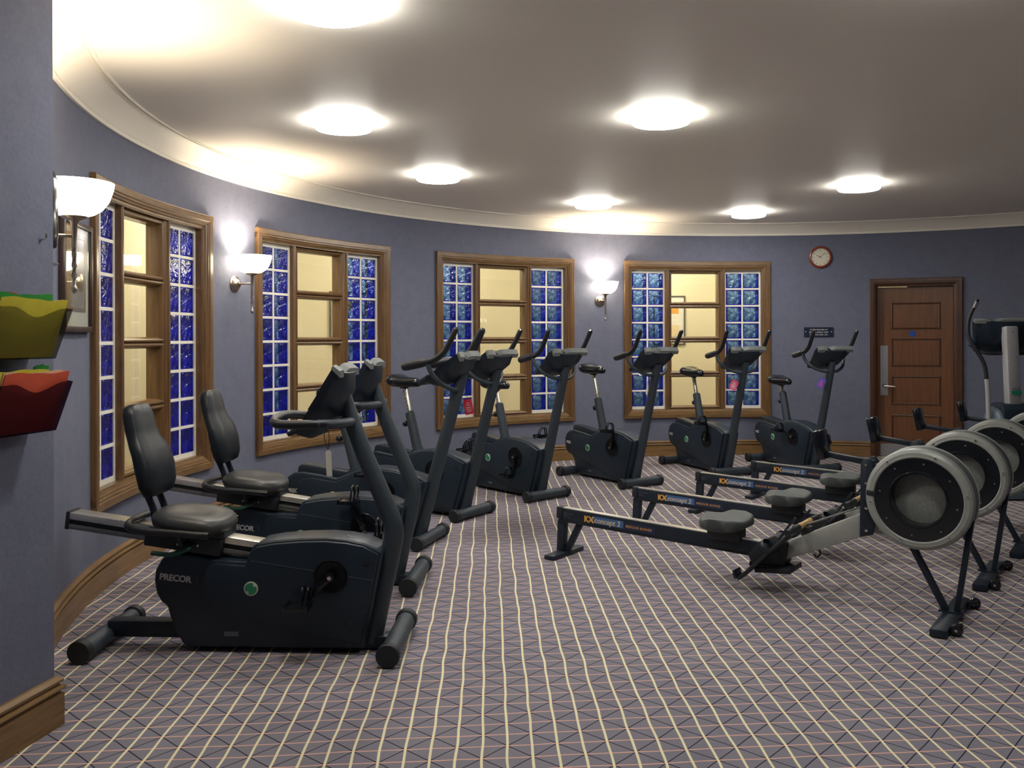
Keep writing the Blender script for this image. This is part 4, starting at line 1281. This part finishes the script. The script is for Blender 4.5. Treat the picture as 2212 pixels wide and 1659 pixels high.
# ------------------------------------------------------------------ hang tags on the bikes
def hang_tag(mat, p, size, rot, lab, stripe=None, cord=None, grp='hang tags on the bikes'):
    root = empty('hang_tag', p)
    root.rotation_euler = rot
    w_, h_ = size
    cdo = MB().prism([(-w_ / 2, -h_), (w_ / 2, -h_), (w_ / 2, -0.012), (w_ / 2 - 0.012, 0), (-w_ / 2 + 0.012, 0), (-w_ / 2, -0.012)], -0.0008, 0.0008).build('card', mat, root)
    if stripe:
        for k, (z, ww) in enumerate(((-0.25, 0.25), (-0.38, 0.45), (-0.55, 0.6), (-0.68, 0.6), (-0.80, 0.5))):
            MB().box((0, -0.0012, h_ * z), (w_ * ww, 0.0006, h_ * 0.06)).build('printed_line', stripe, cdo)
    if cord:
        MB().tube([Vector(q) for q in cord], 0.0016, 6, smooth=3).build('cord', 'rubber', root)
    return tag(root, lab, 'tag', grp)
def bike_pt(i, x, y, z):
    o = UB[i]
    h = o.rotation_euler[2]
    return Vector((o.location.x + x * cos(h) - y * sin(h), o.location.y + x * sin(h) + y * cos(h), z))
def rec_pt(i, x, y, z):
    o = RB[i]
    h = o.rotation_euler[2]
    return Vector((o.location.x + x * cos(h) - y * sin(h), o.location.y + x * sin(h) + y * cos(h), z))
cord = [(0, 0, -0.005), (0.004, 0, 0.03), (0.0, 0.004, 0.07)]
def hdg(o): return o.rotation_euler[2]
hang_tag('redtag', bike_pt(0, 1.215, 0.062, 0.985), (0.062, 0.105), (0, R_(-12), hdg(UB[0])), 'red printed card hanging from the first upright bike', 'printpale', cord)
hang_tag('pinktag', bike_pt(4, 1.165, -0.085, 0.975), (0.075, 0.10), (0, R_(25), hdg(UB[4]) + R_(28)), 'pink red printed card on the post of the bike by the fourth window', 'paper', cord)
hang_tag('bluetag', bike_pt(5, 1.175, -0.085, 0.985), (0.075, 0.105), (0, R_(25), hdg(UB[5]) + R_(28)), 'violet and pink printed card on the post of the bike by the door', 'pinktag', cord)
hang_tag('paper', bike_pt(3, 1.140, -0.066, 0.975), (0.020, 0.10), (0, R_(8), hdg(UB[3])), 'white card seen edge-on on the bike left of the fourth window', None, cord[:2])
hang_tag('paper', rec_pt(0, 1.085, -0.262, 0.93), (0.024, 0.115), (0, R_(-3), hdg(RB[0])), 'narrow white card on a cord from the nearest recumbent handlebar', None, [(0, 0, -0.005), (0.008, 0.0, 0.05), (0.0, 0, 0.095), (-0.014, 0, 0.05), (0, 0, -0.003)])
hang_tag('greyrim', rec_pt(1, 1.075, -0.262, 0.985), (0.07, 0.075), (0, R_(40), hdg(RB[1])), 'dark grey card hanging from the second recumbent handlebar', None, cord[:2])

# ------------------------------------------------------------------ clock, notice
def wall_frame(name, a, d, z):
    """an Empty on the wall: local x to the right seen from the room, -y into the room"""
    o = empty(name, cp(a, d, z))
    o.rotation_euler = (0, 0, -R_(a))
    return o
ck = wall_frame('wall_clock', 11.1, 0, 2.345)
MB().lathe([(0.130, 0.0), (0.132, -0.018), (0.126, -0.030), (0.114, -0.034), (0.104, -0.026), (0.104, -0.010)], axis='Y', n=40).build('rim', 'clockrim', ck)
MB().lathe([(0.105, -0.012), (0.105, -0.016), (0.001, -0.016)], axis='Y', n=40).build('face', 'clockface', ck)
for k in range(12):
    a = k * pi / 6
    place_text(text_mesh(str(k if k else 12), 0.026, 'framedark', align='CENTER'), ck, (0.085 * sin(a), -0.0175, 0.085 * cos(a) - 0.009), (1, 0, 0), (0, 0, 1), 'numeral')
for ang, L, t in ((-62, 0.045, 0.006), (48, 0.075, 0.004)):
    MB().bar((0, -0.019, 0), (L * sin(R_(ang)), -0.019, L * cos(R_(ang))), t, 0.0015, up=(0, 1, 0)).build('hand', 'framedark', ck)
MB().lathe([(0.007, -0.016), (0.007, -0.021), (0.001, -0.022)], axis='Y', n=12).build('spindle', 'framedark', ck)
tag(ck, 'round wall clock with red brown rim above the notice', 'clock')
sg = wall_frame('wall_notice', 10.85, 0.008, 1.462)
MB().box((0, -0.004, 0), (0.330, 0.012, 0.110)).build('plate', 'navy', sg)
for k, tx in enumerate(('In the interests of', 'hygiene please wipe', 'machines after use')):
    place_text(text_mesh(tx, 0.027, 'paper', align='CENTER', shear=0.1, extrude=0.0004), sg, (0, -0.0108, 0.020 - 0.030 * k), (1, 0, 0), (0, 0, 1))
for s in (-1, 1):
    MB().lathe([(0.001, -0.013), (0.006, -0.012), (0.006, -0.009)], (s * 0.145, 0, 0.0), 'Y', 10).build('fixing_screw', 'chrome', sg)
tag(sg, 'small navy wall notice with three lines of white lettering', 'sign')

# ------------------------------------------------------------------ framed print left of the first window
pf = wall_frame('framed_print', -102.35, 0.006, 1.715)
for s in (-1, 1):
    MB().box((s * 0.258, -0.016, 0), (0.030, 0.032, 0.56)).build('frame_side', 'framedark', pf, bevel=0.004)
    MB().box((0, -0.016, s * 0.265), (0.486, 0.032, 0.030)).build('frame_rail', 'framedark', pf, bevel=0.004)
MB().box((0, -0.008, 0), (0.49, 0.008, 0.505)).build('mount_board', 'paper', pf)
for s in (-1, 1):
    MB().box((s * 0.168, -0.014, 0.02), (0.018, 0.006, 0.39)).build('gilt_slip', 'goldmat', pf)
    MB().box((0, -0.014, 0.02 + s * 0.186), (0.33, 0.006, 0.018)).build('gilt_slip', 'goldmat', pf)
MB().box((0, -0.013, 0.02), (0.32, 0.003, 0.36)).build('print', 'art', pf)
MB().box((0, -0.022, 0), (0.487, 0.002, 0.503)).build('glass', 'pane', pf)
tag(pf, 'framed print with white mount behind the nearest sconce', 'picture')

# dark unit, card and hook on the pillar
un = MB().prism([(-0.055, -0.15), (0.055, -0.15), (0.062, -0.10), (0.062, 0.10), (0.045, 0.142), (0.015, 0.155), (-0.055, 0.155)], 0.0, 0.075)
uo = un.build('wall_unit', 'gloss', None, bevel=0.010, seg=3)
uo.location = (-1.742, 3.21, 1.885)
tag(uo, 'dark glossy rounded unit on the end of the near pillar', 'wall unit')
cdm = MB().prism([(-0.06, -0.022), (-0.06, 0.024), (0.0, 0.002)], 0.0, 0.002).build('wall_card', 'paper')
cdm.location = (-1.648, 3.222, 1.672)
tag(cdm, 'white pointed card corner at the pillar edge below the sconce', 'card')
hk = MB().tube([pp(0.06, -0.004, 1.752), pp(0.06, 0.012, 1.755), pp(0.058, 0.018, 1.762), pp(0.058, 0.018, 1.775)], 0.0035, 8, smooth=3).build('wall_hook', 'chrome')
tag(hk, 'tiny metal hook screwed into the near pillar wall', 'hook')

# ------------------------------------------------------------------ wall file pockets with folders
def pocket(z0, z1, mat, lab, folders):
    T0, T1 = 0.12, 0.45
    dB, dT = 0.105, 0.172
    root = empty('file_pocket', pp((T0 + T1) / 2, 0, z0))
    def loc(p): return tuple(Vector(p) - root.location)
    n = 24
    fr = MB()
    rings = []
    for i in range(n + 1):
        t = i / n
        tt = T0 + (T1 - T0) * t
        u = (t - 0.48) / 0.24
        dip = 0.030 * math.exp(-u * u * 1.2) - 0.004 * math.exp(-((abs(t - 0.48) - 0.33) / 0.10) ** 2)
        zt = z1 - dip
        k = (zt - z0) / (z1 - z0)
        dt = dB + (dT - dB) * k
        rings.append([loc(pp(tt, dB, z0)), loc(pp(tt, dt, zt)), loc(pp(tt, dt - 0.003, zt)), loc(pp(tt, dB - 0.003, z0))])
    fr.rings(rings).build('front', mat, root)
    for tt in (T0, T1 - 0.003):
        m = MB()
        P = [pp(tt, 0.003, z0), pp(tt, dB, z0), pp(tt, dT, z1), pp(tt, 0.003, z1 + 0.03)]
        P2 = [p + PE * 0.003 for p in P]
        m.add([loc(p) for p in P + P2], [(0, 1, 2, 3), (7, 6, 5, 4), (0, 4, 5, 1), (1, 5, 6, 2), (2, 6, 7, 3), (3, 7, 4, 0)])
        m.build('side', mat, root)
    for nm, P in (('bottom', [pp(T0, 0.003, z0), pp(T1, 0.003, z0), pp(T1, dB, z0), pp(T0, dB, z0)]), ('back', [pp(T0, 0.002, z0), pp(T1, 0.002, z0), pp(T1, 0.002, z1 + 0.03), pp(T0, 0.002, z1 + 0.03)])):
        off = Vector((0, 0, 0.003)) if nm == 'bottom' else PN * 0.002
        m = MB().add([loc(p) for p in P + [q + off for q in P]], [(0, 1, 2, 3), (7, 6, 5, 4), (0, 4, 5, 1), (1, 5, 6, 2), (2, 6, 7, 3), (3, 7, 4, 0)])
        m.build(nm, mat, root)
    tag(root, lab, 'file pocket', 'file pockets on the near pillar')
    for mt, d0, d1, top, ta, tb, lb in folders:
        m = MB()
        rg = []
        for i in range(13):
            t = i / 12
            tt = ta + (tb - ta) * t
            wob = 0.003 * sin(t * 7 + d0 * 90) + 0.0015 * sin(t * 17)
            b0, t0 = pp(tt, d0, z0 + 0.006), pp(tt, d1 + wob * 0.4, z1 + top + wob)
            rg.append([b0, t0, t0 - PN * 0.004, b0 - PN * 0.004])
        o = m.rings(rg).build('file_folder', mt)
        tag(o, lb, 'folder', 'folders in the wall pockets')
pocket(1.333, 1.502, 'smoke', 'olive tinted wall pocket, upper one, holding yellow and green folders', [
    ('pyellow', 0.096, 0.160, 0.030, 0.128, 0.43, 'yellow folder at the front of the upper wall pocket'),
    ('pgreen', 0.080, 0.135, 0.046, 0.17, 0.42, 'green folder behind the yellow one in the upper pocket'),
    ('pblue', 0.060, 0.105, 0.044, 0.15, 0.40, 'blue folder towards the back of the upper pocket'),
    ('pred', 0.042, 0.080, 0.050, 0.20, 0.42, 'red folder at the back of the upper pocket'),
    ('paper', 0.030, 0.062, 0.030, 0.25, 0.445, 'white sheaf against the back of the upper pocket')])
pocket(1.085, 1.255, 'smokered', 'red tinted wall pocket, lower one, holding coral and cream folders', [
    ('porange', 0.096, 0.166, 0.034, 0.128, 0.42, 'coral folder at the front of the lower wall pocket'),
    ('pcream', 0.082, 0.140, 0.036, 0.13, 0.40, 'cream folder behind the coral one in the lower pocket'),
    ('pyellow', 0.062, 0.112, 0.042, 0.16, 0.43, 'yellow folder in the middle of the lower pocket'),
    ('pgreen', 0.044, 0.088, 0.056, 0.13, 0.20, 'small green divider standing up in the lower pocket'),
    ('paper', 0.030, 0.062, 0.020, 0.30, 0.445, 'white sheaf at the left end of the lower pocket')])

# ------------------------------------------------------------------ corridor posters seen through the panes
def poster(a, z, w_, h_, lab):
    o = wall_frame('corridor_poster', a, CO + 0.012, z)
    for s in (-1, 1):
        MB().box((s * (w_ / 2 - 0.01), -0.008, 0), (0.02, 0.016, h_)).build('frame_side', 'alud', o)
        MB().box((0, -0.008, s * (h_ / 2 - 0.01)), (w_, 0.016, 0.02)).build('frame_rail', 'alud', o)
    MB().box((0, -0.004, 0), (w_ - 0.03, 0.006, h_ - 0.03)).build('sheet', 'paper', o)
    MB().box((0, -0.0085, -0.14), (w_ * 0.6, 0.002, h_ * 0.22)).build('picture', 'pcream', o)
    MB().box((0.02, -0.0085, 0.16), (w_ * 0.5, 0.002, h_ * 0.2)).build('picture', 'printorange', o)
    tag(o, lab, 'poster', 'posters in the corridor')
poster(-4.25, 1.64, 0.45, 0.68, 'white framed poster seen through the fourth window')
poster(-43.2, 1.64, 0.50, 0.62, 'framed poster seen at the edge of the second window pane')
